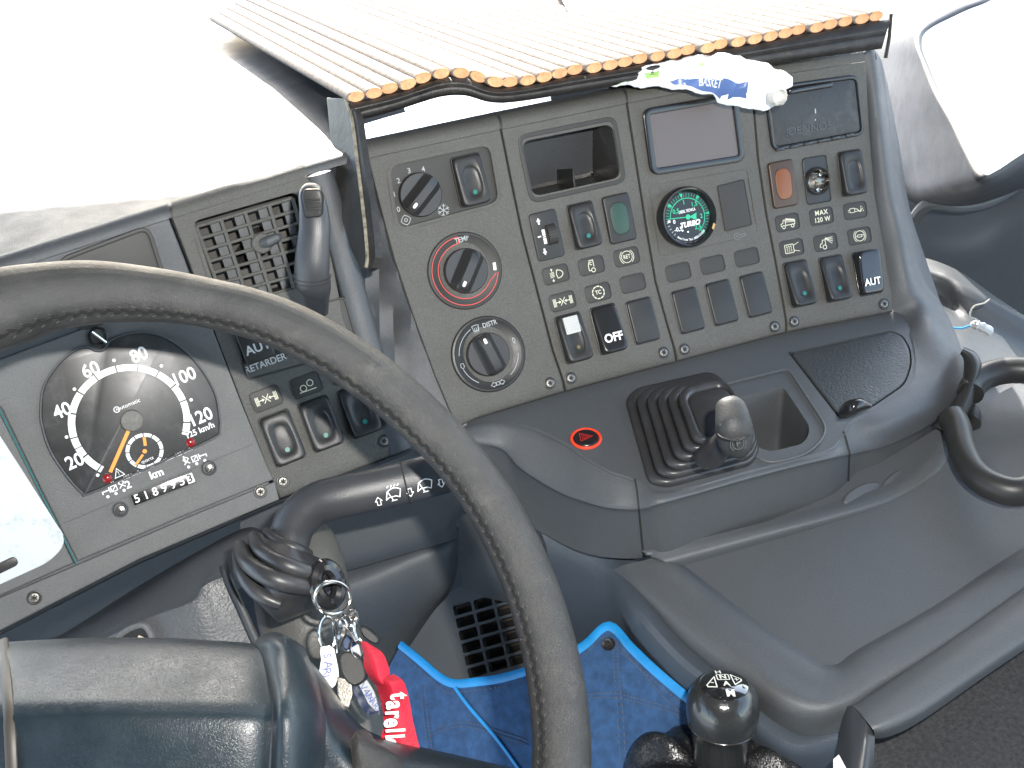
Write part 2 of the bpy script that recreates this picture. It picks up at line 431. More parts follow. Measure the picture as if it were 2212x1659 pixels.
# ledge under the centre panels
def plane3(a, b, c):
    n = nrm((b - a).cross(c - a)); n = n if n.dot(ray(1106, 830)) < 0 else -n
    def f(x, y, h=0):
        r = ray(x, y); return CAM + r * ((a - CAM).dot(n) / r.dot(n)) + n * h
    f.n = n; f.z = lambda x, y: ((a - CAM).dot(n) / ray(x, y).dot(n)); return f
LP = plane3(S(1222, 852, -.008), S(1750, 712, -.008), P(1400, 1075, .772))
LID = [(1704, 762), (1924, 714), (1950, 725), (1966, 752), (1970, 785), (1956, 830), (1909, 862), (1884, 879), (1812, 902)]
LIDR = rr([LID[0], LID[1]] + LID[2:], [4, 6, 10, 10, 20, 20, 10, 8, 5])
BOOTH = rr([(1352, 868), (1548, 812), (1640, 975), (1600, 1012), (1440, 1052), (1385, 1000)], 16)
CUPO = rr([(1548, 838), (1702, 800), (1790, 935), (1745, 985), (1650, 1008), (1600, 960)], [10, 14, 30, 30, 40, 10])
CUPI = rr([(1565, 868), (1692, 835), (1752, 925), (1738, 958), (1655, 978), (1615, 945)], [8, 12, 22, 24, 24, 10])
flat = [(985, 925), (1060, 908), (1150, 922), (1221, 955), (1273, 992), (1322, 1018), (1371, 1034), (1420, 1060), (1500, 1050), (1604, 1020), (1720, 990), (1800, 964), (1835, 912), (1890, 884), (1962, 840), (1978, 785), (1967, 727), (1948, 690)]
ledge_out = inset([(x, interp(YB, x) - 6) for x in range(1948, 980, -40)] + [(985, 925)] + flat[1:], -7)
bm = NB(); sheet(bm, ledge_out, LP, holes=[rr(inset(LIDR, -1), 1, 1), CUPI], d=22, skirt=0, bev=None, hole_skirt=.006)
mk("ledge", bm, BLUE, dash)
# rounded rim, crease and front face, section by section: (flat), mid, crease, below, bottom
sec = [
 [(985, 925), (995, 935), (1008, 950), (1020, 985), (1040, 1100)],
 [(1060, 908), (1070, 922), (1080, 965), (1085, 985), (1100, 1110)],
 [(1150, 922), (1148, 948), (1127, 1009), (1128, 1022), (1160, 1145)],
 [(1221, 955), (1218, 990), (1208, 1058), (1208, 1072), (1230, 1182)],
 [(1273, 992), (1274, 1025), (1270, 1082), (1270, 1096), (1282, 1199)],
 [(1322, 1018), (1325, 1050), (1320, 1095), (1321, 1108), (1335, 1206)],
 [(1371, 1034), (1376, 1060), (1380, 1098), (1381, 1110), (1390, 1205)],
 [(1420, 1060), (1422, 1070), (1425, 1088), (1426, 1100), (1440, 1192)],
 [(1500, 1050), (1502, 1056), (1504, 1067), (1505, 1079), (1520, 1173)],
 [(1604, 1020), (1606, 1026), (1608, 1037), (1609, 1050), (1630, 1146)],
 [(1720, 990), (1723, 996), (1726, 1006), (1727, 1018), (1740, 1117)],
 [(1800, 964), (1805, 974), (1808, 987), (1808, 999), (1800, 1100)],
 [(1835, 912), (1843, 940), (1852, 976), (1851, 988), (1850, 1087)],
 [(1890, 884), (1910, 918), (1930, 955), (1929, 966), (1912, 1067)],
 [(1962, 840), (2000, 868), (2038, 892), (2036, 903), (1985, 1013)],
 [(1978, 785), (2035, 800), (2076, 800), (2080, 815), (2030, 960)],
 [(1967, 727), (2020, 722), (2058, 722), (2066, 735), (2060, 860)],
 [(1948, 690), (1992, 664), (2026, 655), (2036, 665), (2060, 760)],
 [(1929, 640), (1965, 612), (1990, 602), (2000, 610), (2040, 680)],
 [(1909, 527), (1944, 505), (1964, 500), (1972, 505), (2000, 560)],
 [(1890, 415), (1920, 400), (1940, 395), (1946, 400), (1965, 450)],
 [(1879, 275), (1902, 262), (1919, 262), (1925, 268), (1940, 300)],
 [(1874, 130), (1886, 112), (1898, 122), (1906, 135), (1912, 160)],
 [(1866, 128), (1872, 118), (1880, 120), (1888, 128), (1895, 150)]]
rows = []
for i, s in enumerate(sec):
    if i < 17: z0 = LP.z(*s[0])
    else: s = [(s[0][0] - 9, s[0][1])] + s[1:]; z0 = zS(*s[0]) + .006
    far = max(0, (i - 13)) * .002
    rr_ = .014 if 12 < i < 22 else (.009 if i < 8 else .003)
    zc = z0 + {0: .0}.get(i, 0) - (.010 if i < 8 else .004) + far * .8
    zs = [z0 - .0012, z0 - rr_ * .75, zc + (.004 if 12 < i else 0), zc + .009 + (.01 if i > 13 else 0), zc + .042 + (.035 if i > 13 else 0)]
    rows.append([(a, b, z) for (a, b), z in zip(s, zs)])
grid_rows = list(map(list, zip(*rows)))
bm = NB(); grid(bm, grid_rows, 6, 4)
mk("rim_and_front", bm, BLUE, dash)
# seam lines cut in the console front
def seam(pts, parent, name="seam", r=.0009, m=None, n=6, off=.0):
    bm = NB(); tube(bm, [p for p in cr([P3(q) for q in pts], n)], r, 6, flat=.5); return mk(name, bm, m or DARK, parent)
rowsd = {i: rows[i] for i in range(len(rows))}
seam([(a, b, z - .0002) for a, b, z in rows[6]], dash)
def midrow(i, w, sh=(0, 0)):
    return [(a[0] * (1 - w) + b[0] * w + sh[0], a[1] * (1 - w) + b[1] * w + sh[1], (a[2] * (1 - w) + b[2] * w) - .0008) for a, b in zip(rows[i], rows[i + 1])]
seam(midrow(11, .62), dash)
bm = NB(); plate(bm, Fr(1402, 1196, 0, n=R @ Vector((.1, -.4, -1)), z=.80), sell(.006, .003, 2, 20), -.002, .002); mk("clip", bm, BLUE, dash)
# lid, its groove and its catch
lid = bmesh.new(); sheet(lid, inset(LIDR, 2.5), lambda x, y, h: LP(x, y, h + .0005), d=22, skirt=.005, bev=(2.5, .001))
LIDM = mat("lid_plastic", (.034, .037, .037), .42, [(420, .55), (1300, .2)], (20, .1))
lido = mk("compartment_lid", lid, LIDM, dash)
bm = NB(); sheet(bm, inset(LIDR, -2), lambda x, y, h: LP(x, y, h - .004), d=40, skirt=0, bev=None); mk("lid_recess", bm, DARK, dash)
f = Fr(1852, 882, -.25, n=LP.n, z=LP.z(1852, 882)); bm = NB()
grid(bm, [[(1812, 880, f.px2m() * F - .002), (1830, 866, .792), (1858, 860, .79), (1876, 866, .793)], [(1812, 888, .80), (1835, 872, .785), (1862, 866, .784), (1884, 876, .79)], [(1812, 900, .80), (1838, 892, .785), (1862, 884, .785), (1882, 880, .79)], [(1812, 906, .803), (1840, 902, .797), (1864, 890, .797), (1882, 882, .797)]], 4, 4)
mk("lid_catch", bm, GLOSS, lido)
# cup recess
bm = NB(); A = CUPI; n_ = len(A)
c0 = (sum(p[0] for p in A) / n_, sum(p[1] for p in A) / n_)
cc = LP(*c0); gdir = wd(G)
rg = []
for k, (s_, d_) in enumerate(((1.0, 0), (.965, .004), (.93, .03), (.90, .05), (.82, .056), (.4, .057))):
    rg.append([cc + (LP(x, y, .0) - cc) * s_ + (-LP.n * .8 + gdir * .5) * d_ for x, y in A])
loft(bm, rg, True, False, True); mk("cup_recess", bm, BLUE, dash)
bm = NB(); rg = [LP(x, y, .0018) for x, y in CUPO]; tube(bm, rg, .0011, 6, closed=True, flat=1); 
mk("recess_border", bm, BLUE, dash)
# ---------------- modules standing in the dashboard
def module(name, label, L, m=PANEL, holes=(), h=.0015, top=None, d=22, partname="face", at=None):
    cx = sum(p[0] for p in L) / len(L); cy = sum(p[1] for p in L) / len(L)
    t = thing(name, label, "control panel", S(cx, cy, 0))
    bm = NB(); sheet(bm, L, lambda x, y, hh: S(x, y, h + hh), holes=holes, d=d, skirt=.013, bev=(3.2, .0012), hole_skirt=.004, hf=lambda x, y: -.0045 * max(0, min(1, (y - interp(YB, x) + 22) / 20)) ** 2)
    if top:
        X = [top[0] + (top[1] - top[0]) * k / 10 for k in range(11)]
        roll(bm, X, h - .0003, .011)
    mk(partname, bm, m, t, auto=40); return t
def yt(x): return interp(YT, x)
def yb(x): return interp(YB, x)
# seams of the panels
sA1 = [(369, yt(369)), (403, 560), (450, 690), (520, 873), (602, 1084)]
sA2 = [(664, yt(664)), (681, 403), (720, 565), (745, 688), (790, 810), (858, 984)]
sB0 = [(793, yt(793)), (815, 430), (850, 560), (890, 680), (935, 804), (985, 920)]
sB1 = [(1081, yt(1081)), (1103, 390), (1128, 509), (1160, 630), (1193, 756), (1223, 846)]
sB2 = [(1353, yt(1353)), (1372, 345), (1393, 479), (1415, 609), (1440, 700), (1464, 783)]
sB3 = [(1622, yt(1622)), (1636, 340), (1654, 462), (1673, 560), (1690, 650), (1701, 720)]
sB4 = [(1870, yt(1870)), (1878, 275), (1889, 414), (1908, 527), (1928, 640), (1932, 676)]
def between(a, b, ga=1.7, gb=1.7, bottom=5):
    L = [(x + ga, y) for x, y in a]; Rr = [(x - gb, y) for x, y in b]
    L[-1] = (L[-1][0], yb(L[-1][0]) - bottom); Rr[-1] = (Rr[-1][0], yb(Rr[-1][0]) - bottom)
    L[0] = (L[0][0], yt(L[0][0])); Rr[0] = (Rr[0][0], yt(Rr[0][0]))
    tp = [(L[0][0] + (Rr[0][0] - L[0][0]) * k / 5,) for k in range(1, 5)]; bt = [(L[-1][0] + (Rr[-1][0] - L[-1][0]) * k / 5,) for k in range(1, 5)]
    return L + [(x[0], yb(x[0]) - bottom) for x in bt] + Rr[::-1] + [(x[0], yt(x[0])) for x in tp[::-1]]
def screw(parent, x, y, r=.0045, h=.0015, m=STEEL, z=None):
    f = Fr(x, y) if z is None else z; bm = NB()
    plate(bm, f, circ(0, 0, r * .8, 24), h - .002, h + .0009, .0006)
    s = mk("screw", bm, m, parent); bm = NB()
    for a in (0, 60, 120): stroke(bm, f, [(-r * .4 * math.cos(math.radians(a)), -r * .4 * math.sin(math.radians(a))), (r * .4 * math.cos(math.radians(a)), r * .4 * math.sin(math.radians(a)))], r * .22, h + .0010)
    mk("socket", bm, DARK, s, False, doubles=False)
    bm = NB(); ringplate(bm, f, circ(0, 0, r * 1.15, 24), r * .35, h - .001, h + .0004, .0003, h - .001); mk("washer", bm, BLACK, s)
    return s
SW, SH = .0242, .0385
def rocker(parent, x, y, kind='dot', h=.0015, w=SW, hh=SH, m=BLACK, lens=None, tilt=(.003, .010), slope=None, label=None):
    f = Fr(x, y, slope); bm = NB()
    ringplate(bm, f, rr(box2(w, hh), .0035), .0012, h - .002, h + .0010, .0005, h - .002, 0)
    W2, H2 = w - .0018, hh - .0018
    if kind == 'blank':
        plate(bm, f, rr(box2(W2, H2), .0032), h - .002, h + .0022, .0012)
        return mk("blanking_cover", bm, m, parent, label=label), f
    N = 72; o = sell(W2, H2, 9, N); tl = lambda b: tilt[0] + (tilt[1] - tilt[0]) * (.5 - b / H2)
    rg = [[f.w(a, b, h - .002) for a, b in o], [f.w(a, b, h + tl(b) - .0022) for a, b in o]]
    for k, (i_, dz) in enumerate(((.0002, -.0011), (.0007, -.0004), (.0015, -.0001), (.003, 0))):
        o2 = sell(W2 - 2 * i_, H2 - 2 * i_, 8 - k, N); rg.append([f.w(a, b, h + tl(b) + dz) for a, b in o2])
    if kind in ('dot', 'lever'):
        ov = sell(W2 * .66, H2 * .66, 2.6, N); rg.append([f.w(a, b - .001, h + tl(b)) for a, b in ov])
        for s_, dz in ((.93, -.0007), (.8, -.0013), (.5, -.0017), (.02, -.0018)):
            rg.append([f.w(a * s_, b * s_ - .001, h + tl(b * s_) + dz) for a, b in ov])
    else: rg.append([f.w(a * .02, b * .02, h + tl(0)) for a, b in o])
    loft(bm, rg, True); s = mk("rocker_switch", bm, m, parent, auto=50, label=label)
    if kind == 'dot':
        bm = NB(); b0 = -H2 * .24; fill(bm, f, circ(0, b0, .0019, 20), h + tl(b0) - .0006)
        mk("indicator_lamp", bm, lens or GRN, s, False)
    return s, f
def tile(parent, x, y, sym=None, w=.0232, hh=.0150, h=.0015, slope=None, m=TILE, ink=INK):
    f = Fr(x, y, slope); bm = NB(); L = rr(box2(w, hh), .0042)
    ringplate(bm, f, L, .0007, h - .002, h + .0007, .0003, h - .002); plate(bm, f, inset(L, .0006), h - .002, h + .0001, .0003)
    t = mk("icon_tile", bm, m, parent)
    if sym:
        bm = NB(); sym(bm, f, h + .0003); mk("symbol", bm, ink, t, False, doubles=False)
    return t
U = .001
def q(L, s=U, ox=0, oy=0): return [(a * s + ox, b * s + oy) for a, b in L]
def sy_difflock(bm, f, h):
    for s in (-1, 1):
        for k, x in enumerate((8.3, 7.3, 6.3)): stroke(bm, f, q([(s * x, -3.2 + (.0)), (s * x, 3.2)]), .00055, h)
        stroke(bm, f, q([(s * 6.3, 0), (s * 2.5, 0)]), .0006, h); fill(bm, f, q([(s * 3.4, 1.3), (s * 1.3, 0), (s * 3.4, -1.3)]), h + 2e-5)
    stroke(bm, f, q([(-2.2, -3), (2.2, 3)]), .00055, h); stroke(bm, f, q([(-2.2, 3), (2.2, -3)]), .00055, h + 1e-4)
def sy_beam(bm, f, h):
    stroke(bm, f, q([(1, 3.4)] + arc(1, 0, 5, 90, -90, 14, 3.4)) + q([(1, -3.4), (.2, 0), (1, 3.4)]), .0006, h)
    for k in range(4): stroke(bm, f, q([(-5.2, 1.8 - k * 1.2), (-1.8, 2.4 - k * 1.2)]), .0005, h)
    for s in (1, -1): stroke(bm, f, q([(-3.4, s * 2.9), (-3.4, s * 4.6)]), .0005, h); fill(bm, f, q([(-4.5, s * 4.2), (-2.3, s * 4.2), (-3.4, s * 5.8)]), h)
def sy_cab(bm, f, h):
    stroke(bm, f, q([(-3, -3.8), (-3, .5), (-1.4, 4.5), (1.8, 4.5), (1.8, -1), (1.8, -1)]), .0006, h); stroke(bm, f, q([(-3, -3.8), (-1.2, -3.8)]), .0006, h)
    stroke(bm, f, q(arc(.8, -3.8, 1.7, 0, 360, 16)), .0006, h); stroke(bm, f, q(arc(-.3, 1.8, 1.1, 60, 300, 8)), .0005, h)
def sy_ret(bm, f, h):
    text(bm, f, "RET", .0048, 0, 0, h, bold=.01, sx=.8); stroke(bm, f, q(arc(0, 0, 4.9, 0, 360, 28)), .0005, h)
    for a in (0, 180): stroke(bm, f, q(arc(0, 0, 6.3, a - 52, a + 52, 12)), .0005, h)
def sy_tc(bm, f, h):
    text(bm, f, "TC", .0048, 0, 0, h, bold=.02, sx=.85)
    for k in range(10): stroke(bm, f, q(arc(0, 0, 5.2, k * 36, k * 36 + 22, 4)), .0009, h)
def sy_tipper(bm, f, h):
    stroke(bm, f, q([(-6.8, -2.8), (-6.8, -.6), (-4.8, .2), (-4.2, 2.6), (-2.4, 2.6), (-2.4, -2.2), (6.5, -2.2), (7, 1)]), .0006, h)
    stroke(bm, f, q([(-1.5, 3.8), (-1.5, .6), (6.8, 0)]), .0005, h); fill(bm, f, q([(-1.2, 3.8), (7, 2), (7, .4), (-1.2, 2)]), h)
    for x in (-4.4, 4.2): stroke(bm, f, q(arc(x, -3.4, 1.4, 0, 360, 14)), .0006, h)
def sy_max(bm, f, h):
    text(bm, f, "MAX", .0058, 0, .0032, h, bold=.02, sx=.95, sp=1.15); text(bm, f, "120 W", .0058, 0, -.0030, h, bold=.02, sx=.9, sp=1.1)
def sy_grease(bm, f, h):
    stroke(bm, f, q([(-7.5, 1), (-5.5, 1), (-5.5, 2.2), (-1, 2.2), (-1, -1.4), (-5.5, -1.4), (-5.5, -.4), (-7.5, -.4)]), .0005, h)
    stroke(bm, f, q([(-1, 1.6), (1.5, 1.1), (2.8, -.2), (1.5, -1), (-1, -.8)]), .0005, h); stroke(bm, f, q([(2.8, -.5), (4.5, -1.6), (5.6, -.2)]), .0009, h)
    for a, b in ((5.6, 2.6), (6.9, .9), (7.5, -1.1), (5.4, .6)): fill(bm, f, q([(a, b + .8), (a + .6, b), (a, b - .7), (a - .6, b)]), h)
def sy_mirror(bm, f, h):
    stroke(bm, f, q(rr([(-7, -4), (1.5, -4), (1.5, 3.4), (-7, 3.4)], .8, 2) + [(-7, -3)]), .0006, h)
    stroke(bm, f, q([(1.5, 2), (6.8, 4)]), .0005, h); stroke(bm, f, q([(1.5, -2.4), (6.8, -3.8)]), .0005, h)
    for x in (-5, -3, -1): stroke(bm, f, q([(x, -3), (x + .5, -2), (x - .3, -.6), (x + .4, .6), (x, 1.6)]), .0004, h); fill(bm, f, q([(x - .7, 1.3), (x + .7, 1.3), (x, 2.7)]), h)
def sy_work(bm, f, h):
    stroke(bm, f, q([(-5.2, -3.8), (-6.4, -3.2), (-5.6, -.8), (-4, -.6), (-3.2, 2.4), (-.6, 2.4), (-.6, -2.5)]), .0006, h); stroke(bm, f, q(arc(-1.8, -3.9, 1.8, 0, 360, 14)), .0006, h)
    fill(bm, f, q([(-1, 3.2), (1, 4.6), (1, 2)]), h)
    for k, (a, b) in enumerate(((7, 3.9), (7, 2), (6.8, .2), (5.8, -1.6))): stroke(bm, f, q([(1.2, 3.6 - k * .5), (a, b)]), .0005, h)
def sy_brake(bm, f, h):
    stroke(bm, f, q(arc(0, 0, 4.6, 0, 360, 28)), .0006, h)
    for a in (0, 180): stroke(bm, f, q(arc(0, 0, 6, a - 50, a + 50, 12)), .0005, h)
    stroke(bm, f, q([(-2.2, 1), (2, 1), (2, -1), (-2.2, -1), (-2.2, 1)]), .0005, h); stroke(bm, f, q([(2, .4), (4, .4)]), .0005, h); stroke(bm, f, q([(-3.6, 0), (-2.2, 0)]), .0005, h)
def sy_axle(bm, f, h):
    stroke(bm, f, q([(-6.5, -4.3), (6.5, -4.3)]), .0006, h); stroke(bm, f, q(arc(-2.9, -1.6, 2.4, 0, 360, 18)), .0006, h); stroke(bm, f, q(arc(3.2, .9, 2.4, 0, 360, 18)), .0006, h)
def quadring(parent, name, corners, rad, wdt, m, mi, h=.0015, rise=.001, inner=None, depth=.0, slope=None):
    cx = sum(p[0] for p in corners) / 4; cy = sum(p[1] for p in corners) / 4; f = Fr(cx, cy, slope)
    L = f.locs(rr(corners, rad, 7)); L = L if area2(L) > 0 else L[::-1]
    bm = NB(); ringplate(bm, f, L, wdt, h - .002, h + rise, .0005, h - depth - .001)
    fr = mk(name, bm, m, parent); return fr, f, inset(L, wdt)

# ---------- heater control panel
hp = module("heater_panel", "tall grey panel with fan knob and two large ringed dials, right of the blade", between(sB0, sB1), top=(796, 1078), holes=[rr(inset([(830, 352), (1062, 302), (1086, 442), (853, 505)], 5), 28)])
C4 = [(830, 352), (1062, 302), (1086, 442), (853, 505)]
fr_, f, L = quadring(hp, "control_recess", C4, 32, .0035, PANEL, PANEL, rise=.0008, depth=.003)
bm = NB(); fill(bm, f, L, -.0008); mk("recess_plate", bm, TILE, hp, False)
def rotary(parent, x, y, r, ang, mark, hgt=.013, h=.0, skirt=True, base=None, name="rotary_knob"):
    f = Fr(x, y); N = 64
    rg = [f.ring(circ(0, 0, r, N), h - .001), f.ring(circ(0, 0, r, N), h + hgt * .35), f.ring(circ(0, 0, r * .96, N), h + hgt * .42)]
    bm = NB(); loft(bm, rg, True, False, True)
    ca, sa = math.cos(math.radians(ang)), math.sin(math.radians(ang))
    def rot(L): return [(a * ca - b * sa, a * sa + b * ca) for a, b in L]
    # grip bar across the knob
    for k in range(1):
        secs = []
        for i in range(17):
            t = -1 + 2 * i / 16; half = r * .94 * math.sqrt(max(0, 1 - (t * .999) ** 2)); 
        for i in range(21):
            a = -r * .93 + 2 * r * .93 * i / 20; lim = math.sqrt(max(0, (r * .96) ** 2 - a * a))
            wt = min(r * .30, lim); wb = min(r * .52, lim); top = h + hgt * (1 - .25 * abs(a / r) ** 4)
            row = [(a, -wb, h + hgt * .40), (a, -wt * 1.1, h + hgt * .62), (a, -wt * .9, top - .0015), (a, -wt * .6, top), (a, wt * .6, top), (a, wt * .9, top - .0015), (a, wt * 1.1, h + hgt * .62), (a, wb, h + hgt * .40)]
            secs.append([f.w(p[0] * ca - p[1] * sa, p[0] * sa + p[1] * ca, p[2]) for p in row])
        vs = loft(bm, secs, False); bm.faces.new(vs[0]); bm.faces.new(vs[-1][::-1])
    kb = mk(name, bm, KNOB, parent, auto=40)
    bm = NB(); m_ = sell(r * .28, r * .14, 4, 24); fill(bm, f, rot([(a + r * mark, b) for a, b in m_]), h + hgt * (1 - .25 * abs(mark) ** 4) + .0003)
    mk("pointer_mark", bm, WHITE, kb, False); return kb, f
kb, f = rotary(hp, 906, 420, .0172, 200 + 17, .62, h=.0)
rocker(hp, 1015, 389, 'dot', h=.0, w=.0255, hh=.0405)
def scr2(x, y): return (720 + x * .3255, 216 + y * .3255)
fa = Fr(906, 420); bm = NB()
for s, p in (("0", (433, 727)), ("1", (406, 628)), ("2", (434, 537)), ("3", (504, 470)), ("4", (598, 460))):
    a, b = fa.loc(*scr2(*p)); text(bm, fa, s, .0058, a, b, -.0004, bold=.01)
for c_, k in (((483, 797), 4), ((732, 732), 6)):
    a, b = fa.loc(*scr2(*c_))
    if k == 4:
        for j in range(4): stroke(bm, fa, [(a + .0042 * math.cos(t) * math.cos(j * math.pi / 2) - .0022 * (1 - math.cos(2 * t)) * math.sin(j * math.pi / 2) * .8, b + .0042 * math.cos(t) * math.sin(j * math.pi / 2) + .0022 * (1 - math.cos(2 * t)) * math.cos(j * math.pi / 2) * .8) for t in [math.pi / 2 * i / 6 for i in range(7)]], .0005, -.0004)
        stroke(bm, fa, arc(a, b, .0012, 0, 360, 12), .0005, -.0003)
    else:
        for j in range(6):
            t = math.radians(j * 60 + 15); stroke(bm, fa, [(a, b), (a + .0050 * math.cos(t), b + .0050 * math.sin(t))], .0005, -.0004)
            for s in (-1, 1): stroke(bm, fa, [(a + .003 * math.cos(t), b + .003 * math.sin(t)), (a + .0045 * math.cos(t + s * .32), b + .0045 * math.sin(t + s * .32))], .0005, -.0003)
mk("lettering", bm, GREY, hp, False, doubles=False)
for (x, y, which) in ((1003, 585, 't'), (1054, 765, 'd')):
    f = Fr(x, y); k = f.px2m(); bm = NB()
    rg = []; N = 72
    for r, h in ((.0318, .0005), (.0315, .0022), (.0305, .0034), (.029, .0036), (.0275, .0028), (.019, .0012)): rg.append(f.ring(circ(0, 0, r, N), h))
    loft(bm, rg, True, False, True); dl = mk("dial_ring", bm, BLACK if which == 'd' else TILE, hp)
    sl = math.degrees(math.atan(-rowslope(x, y)))
    if which == 't':
        bm = NB(); a0, a1 = 104 - sl, 358 - sl
        stroke(bm, f, arc(0, 0, .0278, a0, a1, 60), .0006, .0031); stroke(bm, f, arc(0, 0, .0225, a0, a1 - 20, 56) + [(.0268 * math.cos(math.radians(a1)), .0268 * math.sin(math.radians(a1)))], .0006, .0026)
        stroke(bm, f, [(.0225 * math.cos(math.radians(a0)), .0225 * math.sin(math.radians(a0))), (.0278 * math.cos(math.radians(a0)), .0278 * math.sin(math.radians(a0)))], .0006, .0031)
        mk("red_scale", bm, REDI, dl, False, doubles=False)
        bm = NB(); band(bm, f, 0, 0, .0240, .0265, 2 - sl, 16 - sl, .0029); mk("white_mark", bm, WHITE, dl, False)
        bm = NB(); a, b = f.loc(*scr2(846, 927)); text(bm, f, "TEMP", .0060, a, b, .0032, bold=.01, sx=.85); mk("lettering", bm, GREY, dl, False, doubles=False)
        rotary(hp, x - 10 * 0, y, .0182, 243 - sl + 4, .62, hgt=.016, h=.0012)
    else:
        bm = NB()
        stroke(bm, f, arc(0, 0, .0250, 128 - sl, 184 - sl, 14), .0005, .003); stroke(bm, f, arc(0, 0, .0250, 212 - sl, 250 - sl, 10), .0005, .003); stroke(bm, f, arc(0, 0, .0250, 318 - sl, 362 - sl, 12), .0005, .003)
        a, b = f.loc(*[1, 1]) if False else (.004, .0242)
        text(bm, f, "DISTR", .0056, .0082, .0232, .0033, bold=.01, sx=.85); stroke(bm, f, arc(-.0042, .0180, .0078, 68, 112, 8) + [(-.0064, .0212), (-.0020, .0212), (-.0014, .0252)], .0005, .0033)
        for k_ in range(3): stroke(bm, f, [(-.0058 + .0016 * k_, .0195), (-.0052 + .0016 * k_, .0228), (-.0056 + .0016 * k_, .0240)], .0004, .0034)
        text(bm, f, "0", .0070, .0236, .0040, .0031, sx=.8)
        for (a, b, t) in ((-.0242, -.003, 90), (.0, -.0252, 0)):
            if t == 90: stroke(bm, f, q([(0, -2.4), (1.8, 0), (1.2, 0), (1.2, 2.2), (-1.2, 2.2), (-1.2, 0), (-1.8, 0), (0, -2.4)], ox=a, oy=b), .0004, .003)
            else:
                stroke(bm, f, q([(-1.3, -1.3), (1.3, -1.3), (1.3, 1.3), (-1.3, 1.3), (-1.3, -1.3)], ox=a, oy=b), .0004, .003)
                for s in (-1, 1): stroke(bm, f, q([(s * 1.9, -1.3), (s * 3.6, -1.3), (s * 3.6, -2.1), (s * 6, 0), (s * 3.6, 2.1), (s * 3.6, 1.3), (s * 1.9, 1.3), (s * 1.9, -1.3)], ox=a, oy=b), .0004, .003)
        mk("dial_print", bm, GREY, dl, False, doubles=False)
        rotary(hp, x - 3, y + 1, .0178, 118 - sl, .62, hgt=.016, h=.0012)
screw(hp, 1187, 828)

# ---------- switch panel with the cubby
def crp3(x, y): return (720 + x * .3255, 216 + y * .3255)
CUB = [(1113, 292), (1328, 249), (1352, 394), (1144, 441)]
CUBI = [(1125, 306), (1321, 267), (1340, 383), (1150, 425)]
sp = module("switch_panel", "grey switch panel with open cubby and the OFF rocker, right of the heater dials", between(sB1, sB2), top=(1084, 1350), holes=[rr(CUBI, 20)])
fr_, f, L = quadring(sp, "cubby_frame", CUB, 24, .0038, TILE, TILE, rise=.0012, depth=.004)
bm = NB(); DD = -.055
rg = [f.ring(L, -.001), f.ring(inset(L, .001), -.02), f.ring(inset(L, .002), DD), f.ring(inset(L, .012), DD - .002)]
loft(bm, rg, True, False, True); cub = mk("cubby_liner", bm, mat("cubby_plastic", (.035, .034, .032), .3, (90, .3), (30, .2), dust=(40, (.2, .19, .17), .62, .5)), sp)
bm = NB(); a0, b0 = f.loc(1253, 400); plate(bm, Fr(1253, 400), [(-.0008, -.012), (.0008, -.012), (.0008, .014), (-.0008, .004)], -.05, -.012, .0003); mk("cubby_divider", bm, BLACK, sp)
# levelling thumb wheel
f = Fr(1179.6, 508.3); bm = NB(); plate(bm, f, rr(box2(.0242, .0400), .0035), -.001, .0030, .0008)
tw = mk("thumbwheel_housing", bm, BLACK, sp); bm = NB(); rg = []
for i in range(25):
    a = math.radians(-75 + 150 * i / 24); r = .0088; e = .0003 * (i % 2)
    rg.append([f.w(x, (r + e) * math.sin(a), .0005 + (r + e) * math.cos(a)) for x in (-.0005, .0005, .0068, .0075)])
loft(bm, rg, False); mk("thumbwheel", bm, TILE, tw)
bm = NB()
for a0, a1 in ((-50, -12), (-8, -2), (2, 40)):
    fill(bm, f, [(-.0042, .0085 * math.sin(math.radians(a0))), (-.0015, .0085 * math.sin(math.radians(a0))), (-.0015, .0085 * math.sin(math.radians(a1))), (-.0042, .0085 * math.sin(math.radians(a1)))][::1], .0034)
for s in (1, -1):
    stroke(bm, f, q([(-5.2, s * 10.5), (-5.2, s * 13)]), .0014, .0034); fill(bm, f, q([(-7, s * 12.6), (-3.4, s * 12.6), (-5.2, s * 15.6)]), .0034)
stroke(bm, f, q([(-8.2, .3), (-5.8, .3)]), .0011, .0034)
mk("arrow_marks", bm, WHITE, tw, False, doubles=False)
rocker(sp, 1258.7, 487, 'dot'); 
def lampsw(parent, x, y, lens, body, lab):
    f = Fr(x, y); bm = NB(); plate(bm, f, rr(box2(.0245, .0405), .0035), -.001, .0045, .0014)
    s = mk("warning_lamp", bm, body, parent, label=lab); bm = NB(); plate(bm, f, sell(.0150, .0265, 3.2, 48), .004, .0049, .0004); mk("lens", bm, lens, s)
    bm = NB(); ringplate(bm, f, sell(.0162, .0277, 3.2, 48), .0007, .004, .0050, .0002, .0042); mk("lens_rim", bm, body, s)
lampsw(sp, 1335, 472, DGRN, BLACK, "dark green warning lamp")
tile(sp, 1200, 593, sy_beam); tile(sp, 1276.6, 574, sy_cab); tile(sp, 1352.4, 555, sy_ret)
tile(sp, 1214.5, 651, sy_difflock); tile(sp, 1291, 632, sy_tc); tile(sp, 1366, 612)
s1, f = rocker(sp, 1236, 730, 'lever', tilt=(.004, .011), hh=.0415)
bm = NB(); plate(bm, f, rr([(-.0065, .0035), (.0065, .0035), (.0065, .0180), (-.0065, .0180)], .001), .003, .0085, .0006)
for k in range(5): plate(bm, f, rr([(-.0058, .0058 + k * .0023), (.0058, .0058 + k * .0023), (.0058, .0070 + k * .0023), (-.0058, .0070 + k * .0023)], .0003, 2), .008, .0094, .0003)
mk("grey_slide", bm, mat("pale_slide", (.45, .45, .43), .4), s1)
